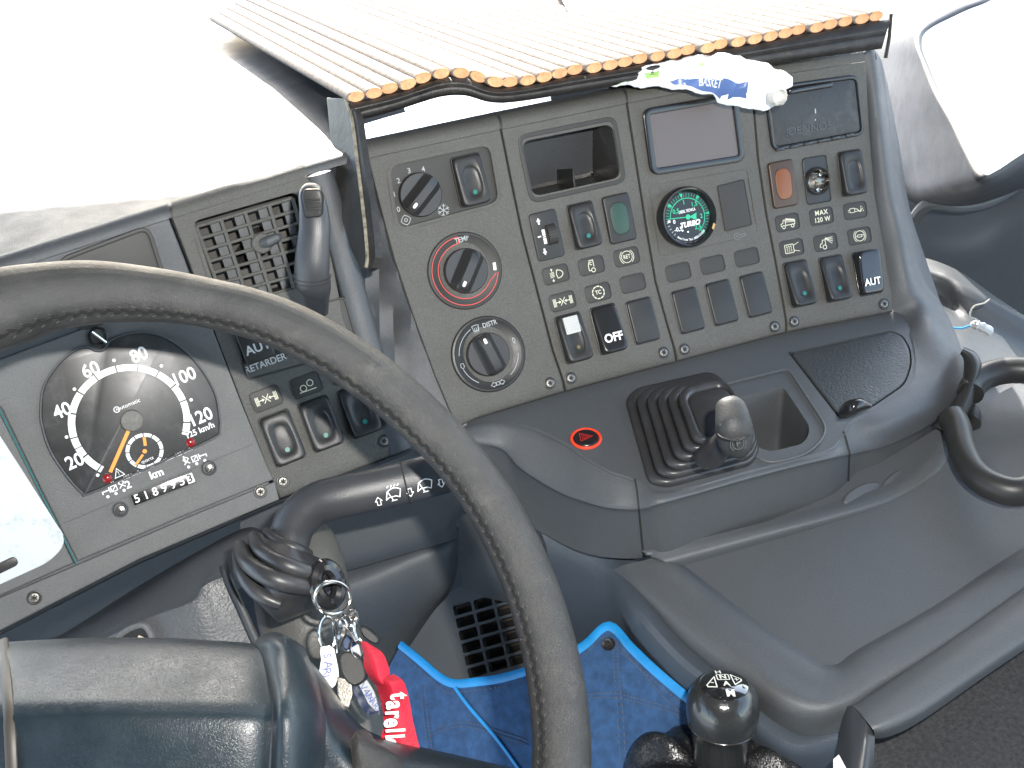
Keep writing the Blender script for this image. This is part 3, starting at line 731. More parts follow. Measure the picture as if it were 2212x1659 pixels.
bm = NB(); fill(bm, f, circ(0, -.0085, .0016, 16), .0105); mk("indicator_lamp", bm, mat("amber_dot", (.12, .09, .02), .4), s1, False)
s2, f = rocker(sp, 1311, 711, 'plain', tilt=(.003, .011), hh=.0415, m=mat("satin_black", (.012, .012, .012), .28))
bm = NB(); text(bm, f, "OFF", .0100, 0, -.0080, .0112, bold=.03, sx=.95)
bmesh.ops.translate(bm, verts=bm.verts, vec=(0, 0, 0)); mk("lettering", bm, WHITE, s2, False, doubles=False)
rocker(sp, 1387, 693, 'blank')
screw(sp, 1232, 817); screw(sp, 1432, 762)

# ---------- gauge panel
gp = module("gauge_panel", "grey panel with brown blank display and the round green turbo gauge", between(sB2, sB3), top=(1356, 1619))
fr_, f, L = quadring(gp, "display_frame", [(1383, 236), (1587, 200), (1606, 348), (1402, 380)], 22, .0058, BEZEL, BEZEL, rise=.0036, depth=.0)
bm = NB(); fill(bm, f, L, .0036); mk("display", bm, SCREEN, gp, False)
G4 = [(1399, 401), (1612, 364), (1636, 507), (1423, 556)]
f = Fr(1517, 457); L = f.locs(rr(G4, 12)); L = L if area2(L) > 0 else L[::-1]
bm = NB(); ringplate(bm, f, L, .0008, 0, .0026, .0003, .001); plate(bm, f, inset(L, .0007), 0, .0020, .0003); mk("gauge_mount", bm, PANEL, gp)
f2 = Fr(1583, 444); bm = NB(); L2 = f2.locs(rr([(1548, 403), (1603, 389), (1620, 485), (1565, 499)], 3)); L2 = L2 if area2(L2) > 0 else L2[::-1]
plate(bm, f2, L2, .001, .0028, .0004); ringplate(bm, f2, inset(L2, -.0007), .0005, .001, .0030, .0002, .001); mk("blank_cover", bm, TILE, gp)
f3 = Fr(1595, 510); bm = NB(); stroke(bm, f3, arc(-.0025, 0, .0028, 25, 335, 16) + q([(5.5, -1), (5.5, 1), (0, 1)]), .0004, .0026); text(bm, f3, "$", .003, -.0025, 0, .0027); mk("lighter_symbol", bm, mat("ink_dim", (.16, .17, .17), .6), gp, False, doubles=False)
gf = Fr(1476, 470); N = 80; bm = NB()
rg = [gf.ring(circ(0, 0, r, N), h) for r, h in ((.0258, .001), (.0262, .006), (.0258, .0115), (.0245, .0135), (.0232, .0132), (.0212, .0100), (.0210, .0080))]
loft(bm, rg, True); tg = mk("turbo_gauge_bezel", bm, GLOSS, gp)
FH = .0082
bm = NB(); fill(bm, gf, circ(0, 0, .0213, 64), FH); mk("gauge_face", bm, mat("gauge_face", (.006, .006, .007), .35), tg, False)
gs = math.degrees(math.atan(-rowslope(1476, 470)))
bm = NB(); A_ = lambda a: a - gs; pt = lambda r, a: (r * math.cos(math.radians(A_(a))), r * math.sin(math.radians(A_(a))))
stroke(bm, gf, arc(0, 0, .0160, A_(187), A_(-45), 60), .0007, FH + .0003)
vals = [("0", 193), ("0,5", 152), ("1", 104), ("1,5", 58), ("2", 5), ("2,5", -40)]
for s, a in (("0,5", 152), ("1", 110), ("1,5", 63), ("2", 12), ("2,5", -40)):
    p0, p1, p2 = pt(.0160, a), pt(.0205, a + 4), pt(.0205, a - 4); fill(bm, gf, [p0, p1, p2], FH + .0004)
for s, a, r in (("0,5", 158, .0118), ("1", 108, .0128), ("1,5", 62, .0125), ("2", 5, .0128), ("2,5", -40, .0128)):
    x, y = pt(r, a); text(bm, gf, s, .0052, x, y, FH + .0005, bold=.02)
a = 187
while a > -46: stroke(bm, gf, [pt(.0172, a), pt(.0200, a)], .0003, FH + .0003); a -= 7.6
nd = nrm(Vector(pt(1, 187)))
stroke(bm, gf, [(0, 0), tuple(nd * .0185)], .0007, FH + .0011); fill(bm, gf, circ(0, 0, .0022, 20), FH + .0013)
fill(bm, gf, [pt(.001, 5), pt(.0090, 27), pt(.0078, 5), pt(.0090, -17)], FH + .0010)
mk("green_scale", bm, GREENI, tg, False, doubles=False)
bm = NB(); text(bm, gf, "DIESEL TECNICA", .0034, .0005, .0052, FH + .0004, rot=6 - gs + 7, bold=.02, sx=.62); text(bm, gf, "TURBO", .0060, .0008, -.0062, FH + .0004, rot=0, bold=.05, shear=.3, sx=.95)
text(bm, gf, "-0,5", .0048, *pt(.0135, 232), FH + .0004, bold=.02); text(bm, gf, "0", .0046, *pt(.0130, 200), FH + .0004, bold=.02)
for k, ch in enumerate("Avellino Tel.0825/21645"):
    a_ = 245 + k * 3.6; x, y = pt(.0192, a_); text(bm, gf, ch, .0026, x, y, FH + .0004, rot=A_(a_) + 90, bold=.02)
for a_ in range(197, 240, 9): stroke(bm, gf, [pt(.0180, a_), pt(.0198, a_)], .0003, FH + .0004)
fill(bm, gf, [pt(.0163, 191), pt(.0188, 191), pt(.0188, 197), pt(.0163, 197)], FH + .0004)
mk("white_lettering", bm, WHITE, tg, False, doubles=False)
for p_ in (248, 272):
    bm = NB(); x, y = pt(.0125, p_); plate(bm, gf, circ(x, y, .0011, 16), FH, FH + .001, .0004); mk("face_screw", bm, METAL, tg)
bm = NB(); gl = [pt(.0224, a_) for a_ in (-12, -24)] + [pt(.0245, a_) for a_ in (-26, -14)]; fill(bm, gf, gl, .0138); mk("gold_sticker", bm, mat("gold_sticker", (.45, .28, .08), .4), tg, False)
for x, y in ((1464, 588), (1538, 572), (1612, 556)): tile(gp, x, y)
for x, y in ((1484, 671), (1557, 654), (1630, 637)): rocker(gp, x, y, 'blank')
screw(gp, 1477, 755); screw(gp, 1672, 706)

# ---------- end switch panel
ep = module("socket_panel", "grey switch panel with black hinged cover, lighter socket and AUT rocker", between(sB3, sB4, 1.7, 1.5), top=(1625, 1868), holes=[[(1762 + 22 * math.cos(t), 391 + 26 * math.sin(t)) for t in [2 * math.pi * k / 24 for k in range(24)]]])
C5 = [(1646, 188), (1850, 160), (1864, 292), (1664, 328)]
f = Fr(1757, 243); L = f.locs(rr(C5, 20, 7)); L = L if area2(L) > 0 else L[::-1]
bm = NB(); ringplate(bm, f, L, .0038, 0, .0040, .0012, .001); cov = mk("cover_frame", bm, BEZEL, ep)
COVM = mat("cover_glossy", (.012, .011, .010), .42, (400, .15), dust=(45, (.07, .065, .06), .50, .8))
bm = NB(); plate(bm, f, inset(L, .0036), 0, .0030, .0008); cvr = mk("hinged_cover", bm, COVM, cov)
bm = NB(); text(bm, f, "DENNOS", .0095, -.006, -.0130, .0034, bold=.0, sx=1.1); stroke(bm, f, arc(-.0285, -.0150, .0045, 0, 360, 20), .0005, .0034); stroke(bm, f, q([(-28.5, -22), (-28.5, -7)]), .0005, .0034)
stroke(bm, f, q([(-31, -16), (-28.5, -12), (-26, -16)]), .0005, .0034); mk("embossed_lettering", bm, mat("emboss", (.028, .026, .024), .25), cvr, False, doubles=False)
for x_, y_, l_ in ((1757, 240, .0042), (1757, 259, .0016)):
    bm = NB(); a, b = f.loc(x_, y_); plate(bm, f, rr([(a - .0006, b - l_ / 2), (a + .0007, b - l_ / 2), (a + .0005, b + l_ / 2), (a - .0004, b + l_ / 2)], .0004, 3), .002, .0036, .0003); mk("painted_glint", bm, GREY, cvr)  # two pale slivers painted on as glints of the cover
bm = NB()
for k in range(6):
    a, b = f.loc(1680 + k * 30, 322 - k * 6.0); plate(bm, f, rr([(a - .004, b - .0015), (a + .004, b - .0015), (a + .004, b + .0015), (a - .004, b + .0015)], .0005), .001, .0052, .0005)
mk("cover_hinge", bm, BEZEL, cov)
bm = NB(); a, b = f.loc(1697, 198); a2, b2 = f.loc(1792, 182); plate(bm, f, rr([(a, b - .0028), (a2, b2 - .0028), (a2, b2 + .0022), (a, b + .0022)], .0018), .001, .0062, .0014); mk("cover_latch", bm, GLOSS, cov)
lampsw(ep, 1688, 398, AMB, AMB2, "brown warning lamp")
f = Fr(1762, 389); bm = NB(); L = rr(box2(.0245, .0415), .0038)
ringplate(bm, f, L, .0010, -.001, .0030, .0005, .001); loft(bm, [f.ring(sell(.0236, .0406, 9, 48), .0022), f.ring(circ(0, -.001, .0105, 48), .0022)]); so = mk("lighter_socket", bm, BLACK, ep)
bm = NB(); loft(bm, [f.ring(circ(0, -.001, r, 48), h) for r, h in ((.0120, .001), (.0121, .0046), (.0113, .0056), (.0105, .0050), (.0100, -.003))], True); mk("socket_collar", bm, BLACK, so)
bm = NB(); loft(bm, [f.ring(circ(0, -.001, r, 48), h) for r, h in ((.0102, .0052), (.0099, .0055), (.0096, .0046), (.0094, -.014), (.0088, -.017), (.004, -.018))], True, False, True)
for a_ in (40, 165, 285):
    x, y = .0080 * math.cos(math.radians(a_)), .0080 * math.sin(math.radians(a_)) - .001; plate(bm, f, circ(x, y, .0018, 10), -.012, -.001, .0004)
mk("metal_sleeve", bm, METAL, so)
rocker(ep, 1836, 374, 'lever', tilt=(.004, .009), hh=.0405, label="black rocker pressed at its top")
tile(ep, 1699.6, 481, sy_tipper); tile(ep, 1773, 467.5, sy_max); tile(ep, 1846, 455, sy_grease)
tile(ep, 1709, 536, sy_mirror); tile(ep, 1782, 524, sy_work); tile(ep, 1855, 510, sy_brake)
rocker(ep, 1723, 613, 'dot', tilt=(.002, .010), hh=.0415); rocker(ep, 1799, 602, 'dot', tilt=(.002, .010), hh=.0415)
s3, f = rocker(ep, 1871, 590, 'plain', tilt=(.011, .006), hh=.0405, m=GLOSS)
bm = NB(); text(bm, f, "AUT", .0090, -.0012, -.0090, .0102, bold=.025, sx=.9); mk("lettering", bm, WHITE, s3, False, doubles=False)
screw(ep, 1714, 695); screw(ep, 1908, 657)

# ---------- vent panel by the wheel
def cr8(x, y): return (345.6 + x * .25, 288 + y * .25)
vh = [cr8(285, 800), cr8(1125, 500), cr8(1240, 560), cr8(1350, 1250), cr8(1000, 1340), cr8(450, 1420)]
VENT = [(412, 478), (642, 412), (690, 610), (480, 668)]
vp = module("vent_panel", "grey panel with air vent grille and RETARDER key, half hidden behind the wheel rim", between(sA1, sA2, 3, 3), top=(372, 660), holes=[rr(VENT, 22)])
fr_, f, L = quadring(vp, "vent_frame", [(405, 472), (650, 402), (700, 612), (474, 678)], 26, .0030, PANEL, PANEL, rise=.0012, depth=.004)
bm = NB(); loft(bm, [f.ring(L, 0), f.ring(L, -.03), f.ring(inset(L, .02), -.032)], True, False, True); mk("vent_duct", bm, mat("vent_dark", (.035, .030, .024), .6), vp)
# grille bars follow the corners of the opening
Q = f.locs([(424, 490), (632, 428), (682, 610), (487, 662)])
def bi(u, v): return tuple((Q[0][i] * (1 - u) + Q[1][i] * u) * (1 - v) + (Q[3][i] * (1 - u) + Q[2][i] * u) * v for i in (0, 1))
bm = NB()
for k in range(5):
    u = k / 4; tube(bm, [f.w(*bi(u, v / 10), .0 ) for v in range(0, 11)], .0016, 8, flat=.8, up=f.n)
for k in range(8):
    v = k / 7; tube(bm, [f.w(*bi(u / 10, v), .0) for u in range(0, 11)], .0013, 8, flat=.8, up=f.n)
gr_ = mk("vent_grille", bm, PANEL, vp)
for k in range(4):
    bm = NB()
    for j in range(7):
        u0, v0 = (k + .55) / 4, (j + .1) / 7; p = [bi(u0, v0), bi(u0 + .09, v0), bi(u0 + .09, v0 + .115), bi(u0, v0 + .115)]
        loft(bm, [[f.w(*c_, -.004 - .006 * i) for c_ in p] for i in (0, 1)], True, True, True)
        for s in range(3):
            uu = u0 + .02 + s * .028; stroke(bm, f, [bi(uu, v0 + .01), bi(uu, v0 + .105)], .0006, -.0035)
    mk("vent_louvre", bm, BODY, gr_)
f = Fr(565, 525); bm = NB(); loft(bm, [f.ring(circ(0, 0, r, 32), h) for r, h in ((.0078, -.002), (.0078, .002), (.0068, .003), (.003, .003))], True, False, True)
vk = mk("vent_knob", bm, PANEL, gr_); bm = NB(); tube(bm, [f.w(0, 0, .002), f.w(.004, 0, .006), f.w(.012, .001, .006), f.w(.015, .001, .005)], [.0035, .0042, .0035, .0015], 16); mk("vent_knob_grip", bm, BODY, gr_)
# lower keys
def c2(x, y): return (x * .3255, 576 + y * .3255)
C6 = [(498, 700), (745, 640), (778, 755), (533, 822)]
f = Fr(640, 730); L = f.locs(rr(C6, 12)); L = L if area2(L) > 0 else L[::-1]
bm = NB(); ringplate(bm, f, L, .0015, 0, .0028, .0005, .001); plate(bm, f, inset(L, .0013), 0, .0016, .0004); rp = mk("retarder_plate", bm, TILE, vp)
bm = NB(); f1 = Fr(548, 738); plate(bm, f1, rr(box2(.023, .030), .003), .001, .0065, .0012); k1 = mk("retarder_key", bm, BLACK, rp)
f1 = Fr(552, 751); bm = NB(); text(bm, f1, "AUT", .0098, .001, 0, .0069, bold=.02); mk("lettering", bm, mat("ink_soft", (.50, .51, .50), .6), k1, False, doubles=False)
f1 = Fr(573, 785); bm = NB(); text(bm, f1, "RETARDER", .0074, 0, 0, .0020, bold=.01, sx=.92); stroke(bm, f1, q([(30, 2), (33, -1), (36, 2)]), .0006, .002); mk("lettering", bm, mat("ink_soft", (.50, .51, .50), .6), rp, False, doubles=False)
tile(vp, 575, 861, sy_difflock, w=.0240, hh=.0165); tile(vp, 661, 832, sy_axle, w=.0240, hh=.0165); tile(vp, 745, 803, None, w=.0240, hh=.0165)
for x, y in ((609, 946), (692, 915), (776, 886)): rocker(vp, x, y, 'dot', hh=.0410, w=.0255, tilt=(.003, .009))
screw(vp, 611, 1040); screw(vp, 829, 953)
# ------------------------------------------------------------------ instrument cluster behind the wheel
SF = lambda x, y, h=0: S(x, y, h)
ic = thing("instrument_cluster", "grey instrument cluster with speed dial and orange needle, seen through the steering wheel", "instrument cluster", S(280, 900, 0))
bm = NB(); sheet(bm, [(-160, yt(-160)), (0, yt(0)), (180, yt(180)), (366, yt(366)), (400, 560), (447, 690), (517, 873), (598, 1082), (300, 1210), (0, 1365), (-160, 1450)], lambda x, y, h: S(x, y, h - .001), d=25, skirt=.006)
roll(bm, [-160 + 525 * k / 12 for k in range(13)], -.0013, .011); mk("housing", bm, BODY, ic)
f = Fr(280, 560); bm = NB(); L = f.locs(rr([(120, 560), (322, 484), (372, 640), (170, 720)], 30)); L = L if area2(L) > 0 else L[::-1]
ringplate(bm, f, L, .003, -.002, .003, .0006, -.001); plate(bm, f, inset(L, .0028), -.002, .0005, .0003); mk("hidden_display", bm, TILE, ic)
bm = NB(); sheet(bm, [(-160, 835), (0, 776), (195, 704), (430, 622), (455, 700), (521, 870), (590, 1036), (400, 1113), (168, 1212), (90, 1060), (2, 878), (-160, 940)], lambda x, y, h: S(x, y, h + .0015), d=25, skirt=.004); mk("dial_surround", bm, CLUS, ic)
bm = NB(); sheet(bm, [(-160, 1362), (0, 1290), (165, 1220), (400, 1119), (593, 1040), (603, 1079), (300, 1208), (0, 1362), (-160, 1440)], lambda x, y, h: S(x, y, h + .003), d=25, skirt=.005); mk("lower_strip", bm, CLUS, ic)
bm = NB()
f = Fr(340, 1085); stroke(bm, f, [f.loc(138, 1130), f.loc(300, 1062), f.loc(450, 998), f.loc(545, 960)], .0009, .0026); mk("fold_line", bm, BODY, ic, False, doubles=False)
# left cover with the glossy clear lens
bm = NB(); sheet(bm, [(-220, 965), (-4, 884), (60, 1010), (160, 1215), (0, 1286), (-220, 1385)], lambda x, y, h: S(x, y, h + .0035), d=25, skirt=.006); lc = mk("warning_display_frame", bm, CLUS, ic)
bm = NB(); sheet(bm, rr([(-220, 990), (-15, 915), (148, 1168), (110, 1212), (0, 1262), (-220, 1352)], [1, 20, 30, 26, 1, 1]), lambda x, y, h: S(x, y, h + .0052), d=25, skirt=.003); lens = mk("clear_lens", bm, GLASSY, lc)
f = Fr(8, 1222); bm = NB(); plate(bm, f, rr(box2(.020, .007), .0035), .003, .0062, .0005); mk("lens_slot", bm, BLACK, lc)
bm = NB(); tube(bm, [S(x, y, .0042) for x, y in cr([(-6, 872), (30, 945), (95, 1075), (166, 1216)], 5)], .0007, 8); mk("glossy_edge", bm, mat("teal_edge", (.03, .12, .12), .2), lc)
# the speed dial
TO = [(86, 885), (94, 830), (130, 778), (169, 750), (192, 748), (208, 755), (224, 752), (241, 731), (293, 716), (345, 722), (391, 748), (433, 791), (465, 846), (475, 895), (476, 925), (462, 947), (330, 1006), (195, 1066), (176, 1064), (143, 1028), (107, 973), (90, 921)]
tf = Fr(281, 909); tf.O = tf.O + tf.n * .0032; L = [tuple(p) for p in cr([Vector((*tf.loc(*p), 0)) for p in TO], 4, True)]; L = [(p[0], p[1]) for p in L]; L = L if area2(L) > 0 else L[::-1]
bm = NB(); ringplate(bm, tf, L, .0014, .0, .0048, .0006, .001); sd = mk("speed_dial", bm, BODY, ic)
bm = NB(); plate(bm, tf, inset(L, .0012), .0005, .0030, .0008); mk("dial_face", bm, mat("dial_black", (.028, .028, .027), .38, None, (20, .15), dust=(90, (.12, .125, .12), .52, .35)), sd)
k = tf.px2m(); sl = math.degrees(math.atan(-rowslope(281, 909)))
e1 = Vector((*tf.loc(281 + 128, 909), 0)).length; e2 = Vector((*tf.loc(281, 909 - 124), 0)).length; Rd = (e1 + e2) / 2
DH = .0034
def im(px, py): return tf.loc(px, py)
bm = NB(); gaps = [243, 240.2, 217.6, 207, 196.5, 172.6, 150.5, 128, 105, 82, 60, 39, 21, -1.1, -11, -13.6]
def aimg(a, r):   # image angle -> local point on a circle of local radius r
    x, y = tf.loc(281 + 120 * math.cos(math.radians(a)), 909 - 120 * math.sin(math.radians(a))); l = math.hypot(x, y); return (x / l * r, y / l * r)
for a0, a1 in ((240.0, 237.2), (235.8, 218.4), (216.8, 207.5), (206.5, 197), (195.8, 173.4), (171.8, 151.3), (149.7, 128.8), (127.2, 105.8), (104.2, 82.8), (81.2, 60.7), (59.3, 39.8), (38.2, 21.7), (20.3, -.4), (-1.9, -10.8), (-11.6, -14)):
    n_ = max(2, int((a0 - a1) / 3)); fill(bm, tf, [aimg(a0 + (a1 - a0) * i / n_, Rd) for i in range(n_ + 1)] + [aimg(a1 + (a0 - a1) * i / n_, Rd * .885) for i in range(n_ + 1)], DH)
for x, y in ((144, 943), (161, 840), (246, 778), (348, 790), (412, 863), (211, 1025)): fill(bm, tf, circ(*im(x, y), .0012, 14), DH)
for s, x, y in (("20", 162, 996), ("40", 135, 887), ("60", 196, 799), ("80", 300, 767), ("100", 396, 814), ("120", 432, 901)):
    text(bm, tf, s, .0135, *im(x, y), DH, bold=.018, sx=.9)
text(bm, tf, "125 km/h", .0062, *im(431, 929), DH, bold=.02, sx=.95)
text(bm, tf, "Vmax 125 km/h", .0034, *im(384, 981), DH, bold=.01); text(bm, tf, "Vmax 125 km/h", .0034, *im(272, 1030), DH, bold=.01)
text(bm, tf, "automatic", .0042, *im(278, 873), DH, bold=.0); stroke(bm, tf, arc(*im(252, 884), .0020, 0, 360, 16), .0005, DH); text(bm, tf, "A", .0026, *im(252, 884), DH)
a, b = im(255.5, 1020); stroke(bm, tf, [(a - .0035, b - .0028), (a + .0035, b - .0028), (a, b + .0034), (a - .0035, b - .0028)], .0005, DH); text(bm, tf, "!", .0045, a, b - .0004, DH)
cx_, cy_ = im(312, 973); r2 = Rd * .293
for k_ in range(12):
    band(bm, tf, cx_, cy_, r2 * .86, r2 * 1.07, k_ * 30 + 2 + 12, k_ * 30 + 28 + 12, DH)
text(bm, tf, "quartz", .0036, *im(318, 992), DH)
mk("dial_marks", bm, WHITE, sd, False, doubles=False)
bm = NB(); p0, p1 = im(277, 928), im(239, 1015); stroke(bm, tf, [p0, p1], .0026, .0068); nd_ = mk("speed_needle", bm, ORANGE, sd, False, doubles=False)
bm = NB(); plate(bm, tf, circ(*im(284.5, 907), .0079, 40), .003, .0085, .0012); mk("needle_hub", bm, mat("hub_grey", (.13, .125, .11), .6, (900, .5), (400, .25)), nd_)
bm = NB(); stroke(bm, tf, [im(311, 945), im(313, 959)], .0022, .0050); stroke(bm, tf, [im(307, 982), im(293, 1002)], .0018, .0046); fill(bm, tf, circ(cx_, cy_, .0016, 16), .0052); mk("clock_hands", bm, ORANGE, sd, False, doubles=False)
for x, y in ((411, 955), (232, 1032)):
    bm = NB(); c_ = im(x, y); loft(bm, [tf.ring(circ(*c_, r, 20), h) for r, h in ((.0034, .0030), (.0033, .0042), (.0022, .0050), (.0004, .0053))], True, False, True); mk("warning_light", bm, mat("red_lens", (.22, .012, .012), .2), sd)
# counter
of = Fr(353, 1055, -.385); bm = NB(); ringplate(bm, of, rr(box2(.0480, .0100), .0008), .0010, 0, .0036, .0003, .001); ct = mk("mileage_counter", bm, CLUS, ic)
bm = NB(); plate(bm, of, box2(.0460, .0080), 0, .0026, .0003); mk("counter_window", bm, BEZEL, ct)
bm = NB()
for k_, ch in enumerate("518995"): text(bm, of, ch, .0086, -.0196 + k_ * .0067, .0, .0031, bold=.015)
mk("digits", bm, WHITE, ct, False, doubles=False)
bm = NB(); fill(bm, of, [(.0177, -.0036), (.0228, -.0036), (.0228, .0036), (.0177, .0036)], .0030); mk("white_drum", bm, WHITE, ct, False)
bm = NB(); text(bm, of, "3", .0082, .0200, 0, .0034, bold=.02); mk("drum_digit", bm, TILE, ct, False, doubles=False)
bm = NB(); text(bm, of, "km", .0082, *of.loc(338, 1023), .0026, bold=.03); text(bm, of, "2", .0080, *of.loc(277, 1047), .0026, bold=.02); text(bm, of, "1", .0080, *of.loc(399, 994), .0026, bold=.02)
for gx, gy, s in ((247, 1052, -1), (421, 988, 1)):
    for j in range(3):
        x, y = (gx + (j - 1) * 17.5 * 1, gy - (j - 1) * 7 + 4); a, b = of.loc(x, y); fill(bm, of, circ(a, b - .0035, .0011, 12), .0026)
        kk = j if s > 0 else 2 - j
        if kk == 0: stroke(bm, of, [(a - .002, b - .001), (a + .002, b + .0025)], .0007, .0026); stroke(bm, of, [(a + .002, b - .001), (a - .002, b + .0025)], .0007, .0027); stroke(bm, of, arc(a, b + .0022, .0018, 20, 160, 6), .0007, .0026)
        elif kk == 1: stroke(bm, of, [(a - .002, b - .0014), (a + .002, b - .0014), (a + .002, b + .0026), (a - .002, b + .0026), (a - .002, b - .0014), (a + .002, b + .0026)], .0006, .0026)
        else: stroke(bm, of, [(a - .0028 * s, b - .001), (a - .0028 * s, b + .0026)], .0008, .0026); stroke(bm, of, [(a - .0028 * s, b + .0008), (a + .0024 * s, b + .0008), (a + .0024 * s, b - .0008)], .0008, .0026)
mk("counter_marks", bm, WHITE, ic, False, doubles=False)
for x, y in ((260, 1100), (451, 1010.5)):
    f = Fr(x, y); bm = NB(); loft(bm, [f.ring(circ(0, 0, r, 28), h) for r, h in ((.0058, .001), (.0058, .0026), (.0050, .0030), (.0044, .0022), (.0043, .0015))], True, False, True); cl = mk("clock_button", bm, BODY, ic)
    bm = NB(); loft(bm, [f.ring(circ(.0006, .0, r, 24), h) for r, h in ((.0034, .0015), (.0034, .0075), (.0026, .0088), (.0006, .0092))], True, False, True); mk("button_cap", bm, METAL, cl)
for x, y in ((75, 1290), (562, 1062)): screw(ic, x, y, h=.003)
f = Fr(212, 726); bm = NB(); loft(bm, [f.ring(circ(0, 0, r, 28), h) for r, h in ((.0070, .001), (.0070, .0040), (.0055, .0042), (.0050, -.001))], True, False, True); tk = mk("trip_knob", bm, BEZEL, ic)
bm = NB(); tube(bm, [f.w(-.003, .005, .006), f.w(.003, -.006, .004)], .0012, 8); mk("knob_glint", bm, METAL, tk)
# underside of the dashboard lip
bm = NB(); X = [-160 + 30 * k for k in range(36)]; rg = []
for h, dy, dep in ((.0005, 0, 0), (-.001, 3, 0), (-.004, 5, .0), (-.010, 8, .0), (-.05, 8, 0)):
    rg.append([S(x, interp(YB, x) - 3 + dy, h) for x in X])
loft(bm, rg, False); mk("lower_lip", bm, BODY, dash)

# ------------------------------------------------------------------ steering wheel
WN = nrm(wd((.324, -.325, -.888))); WC = CAM + wd((-.1875, .1645, .4884))
def WP(x, y):
    r = ray(x, y); return CAM + r * ((WC - CAM).dot(WN) / r.dot(WN))
wu = nrm(WP(1200, 1500) - WC); wv = WN.cross(wu)
sw = thing("steering_wheel", "worn dark grey leather steering wheel with stitched rim and padded hub", "steering wheel", WC)
mid = [(-160, 712, 92), (0, 668, 88), (100, 643, 76), (200, 632, 69), (325, 637, 60), (450, 655, 54), (600, 697, 55), (770, 791, 56), (905, 902, 55), (1005, 1010, 55), (1092, 1145, 57), (1158, 1300, 59), (1199, 1465, 62), (1213, 1600, 64), (1205, 1740, 66)]
pol = []
for x, y, hw in mid:
    v = WP(x, y) - WC; z = (WP(x, y) - CAM).dot(wd((0, 0, 1))); pol.append((math.atan2(v.dot(wv), v.dot(wu)), v.length, hw * z / F))
pol.sort(); A0, A1 = pol[0], pol[-1]
full = [tuple(p) for p in cr([Vector(p) for p in pol], 8)]
gap = 2 * math.pi - (A1[0] - A0[0]); ex_ = [(A1[0] + gap * k / 24, A1[1] + (A0[1] - A1[1]) * k / 24, A1[2] + (A0[2] - A1[2]) * k / 24) for k in range(1, 24)]
prof = full + ex_
def wheel_pt(a, r, h=0): return WC + (wu * math.cos(a) + wv * math.sin(a)) * r + WN * h
pts = [wheel_pt(p[0], p[1]) for p in prof]
bm = NB(); seg = 28; rings_ = []; n = len(prof)
SA = 148                      # where round the tube the seam runs (0 = towards the driver, 180 = away, 90 = inwards)
for i, p in enumerate(prof):
    rad = nrm(pts[i] - WC); row = []
    for k_ in range(seg):
        a = 2 * math.pi * k_ / seg; r_ = p[2] * (1 + .012 * noise.noise(Vector((p[0] * 9, math.cos(a) * 2, math.sin(a) * 2))))
        d_ = abs((math.degrees(a) - 62 + 180) % 360 - 180)
        r_ *= 1 - .05 * math.exp(-(d_ / 7) ** 2)
        row.append(pts[i] + (WN * math.cos(a) - rad * math.sin(a)) * r_)
    rings_.append(row)
rings_.append(rings_[0]); loft(bm, rings_, True); rim = mk("rim", bm, RIM, sw, auto=0)
# seam stitches: a herringbone of dark slits and worn thread along the inside of the rim
def rimpoint(i_f, adeg, lift):
    i = int(i_f); w = i_f - i; j = (i + 1) % n
    c = pts[i] * (1 - w) + pts[j] * w; r_ = prof[i][2] * (1 - w) + prof[j][2] * w; rad = nrm(c - WC); a = math.radians(adeg)
    nn_ = WN * math.cos(a) - rad * math.sin(a); return c + nn_ * (r_ * .955 + lift), nn_, rad
bm = NB(); bt = NB(); s = 0.0; idx = 0.0; k_ = 0
vis = len(full) - 1
while idx < vis - .5:
    i = int(idx); stp = .0075 / max(1e-6, (pts[(i + 1) % n] - pts[i]).length)
    for sd_ in (-1, 1):
        o_ = 0 if sd_ < 0 else .5 * stp
        a_, n_, _ = rimpoint(min(vis, idx + o_), 62 - sd_ * 2.5, .0002); b_, n2, _ = rimpoint(min(vis, idx + o_ + stp * .80), 62 + sd_ * 7.5, .0004)
        tube(bm, [a_, (a_ + b_) / 2 + n_ * .0002, b_], [.0003, .00105, .0003], 6)
        c_, _, _ = rimpoint(min(vis, idx + o_ + stp * .75), 62 + sd_ * 8, .0003); d2, _, _ = rimpoint(min(vis, idx + o_ + stp * 1.05), 62 + sd_ * 13, .0002)
        tube(bt, [c_, (c_ + d2) / 2 + n2 * .0004, d2], .00035, 5)
    idx += stp
mk("seam_slits", bm, mat("slit_black", (.004, .004, .004), .9), rim); mk("seam_thread", bt, mat("worn_thread", (.06, .055, .045), .8), rim)
# hub pad
HUBR = [
 [(-90, 1402, .540), (10, 1391, .537), (180, 1382, .535), (360, 1382, .533), (500, 1390, .531), (552, 1394, .531)],
 [(-90, 1425, .520), (10, 1412, .518), (180, 1404, .516), (360, 1405, .515), (510, 1415, .514), (566, 1420, .516)],
 [(-90, 1500, .490), (12, 1490, .487), (180, 1482, .486), (360, 1482, .486), (520, 1486, .487), (580, 1490, .492)],
 [(-90, 1545, .476), (14, 1535, .473), (180, 1528, .471), (360, 1526, .471), (525, 1530, .473), (586, 1534, .478)],
 [(-90, 1600, .470), (16, 1592, .467), (180, 1588, .465), (360, 1588, .464), (525, 1590, .466), (583, 1592, .471)],
 [(-90, 1800, .462), (18, 1800, .460), (180, 1800, .458), (360, 1800, .457), (515, 1800, .459), (572, 1800, .465)]]
bm = NB(); back = [[(x, y - 4, z + .03) for x, y, z in HUBR[0]]]; grid(bm, back + HUBR, 6, 6); mk("hub_pad", bm, LEATHER, sw)
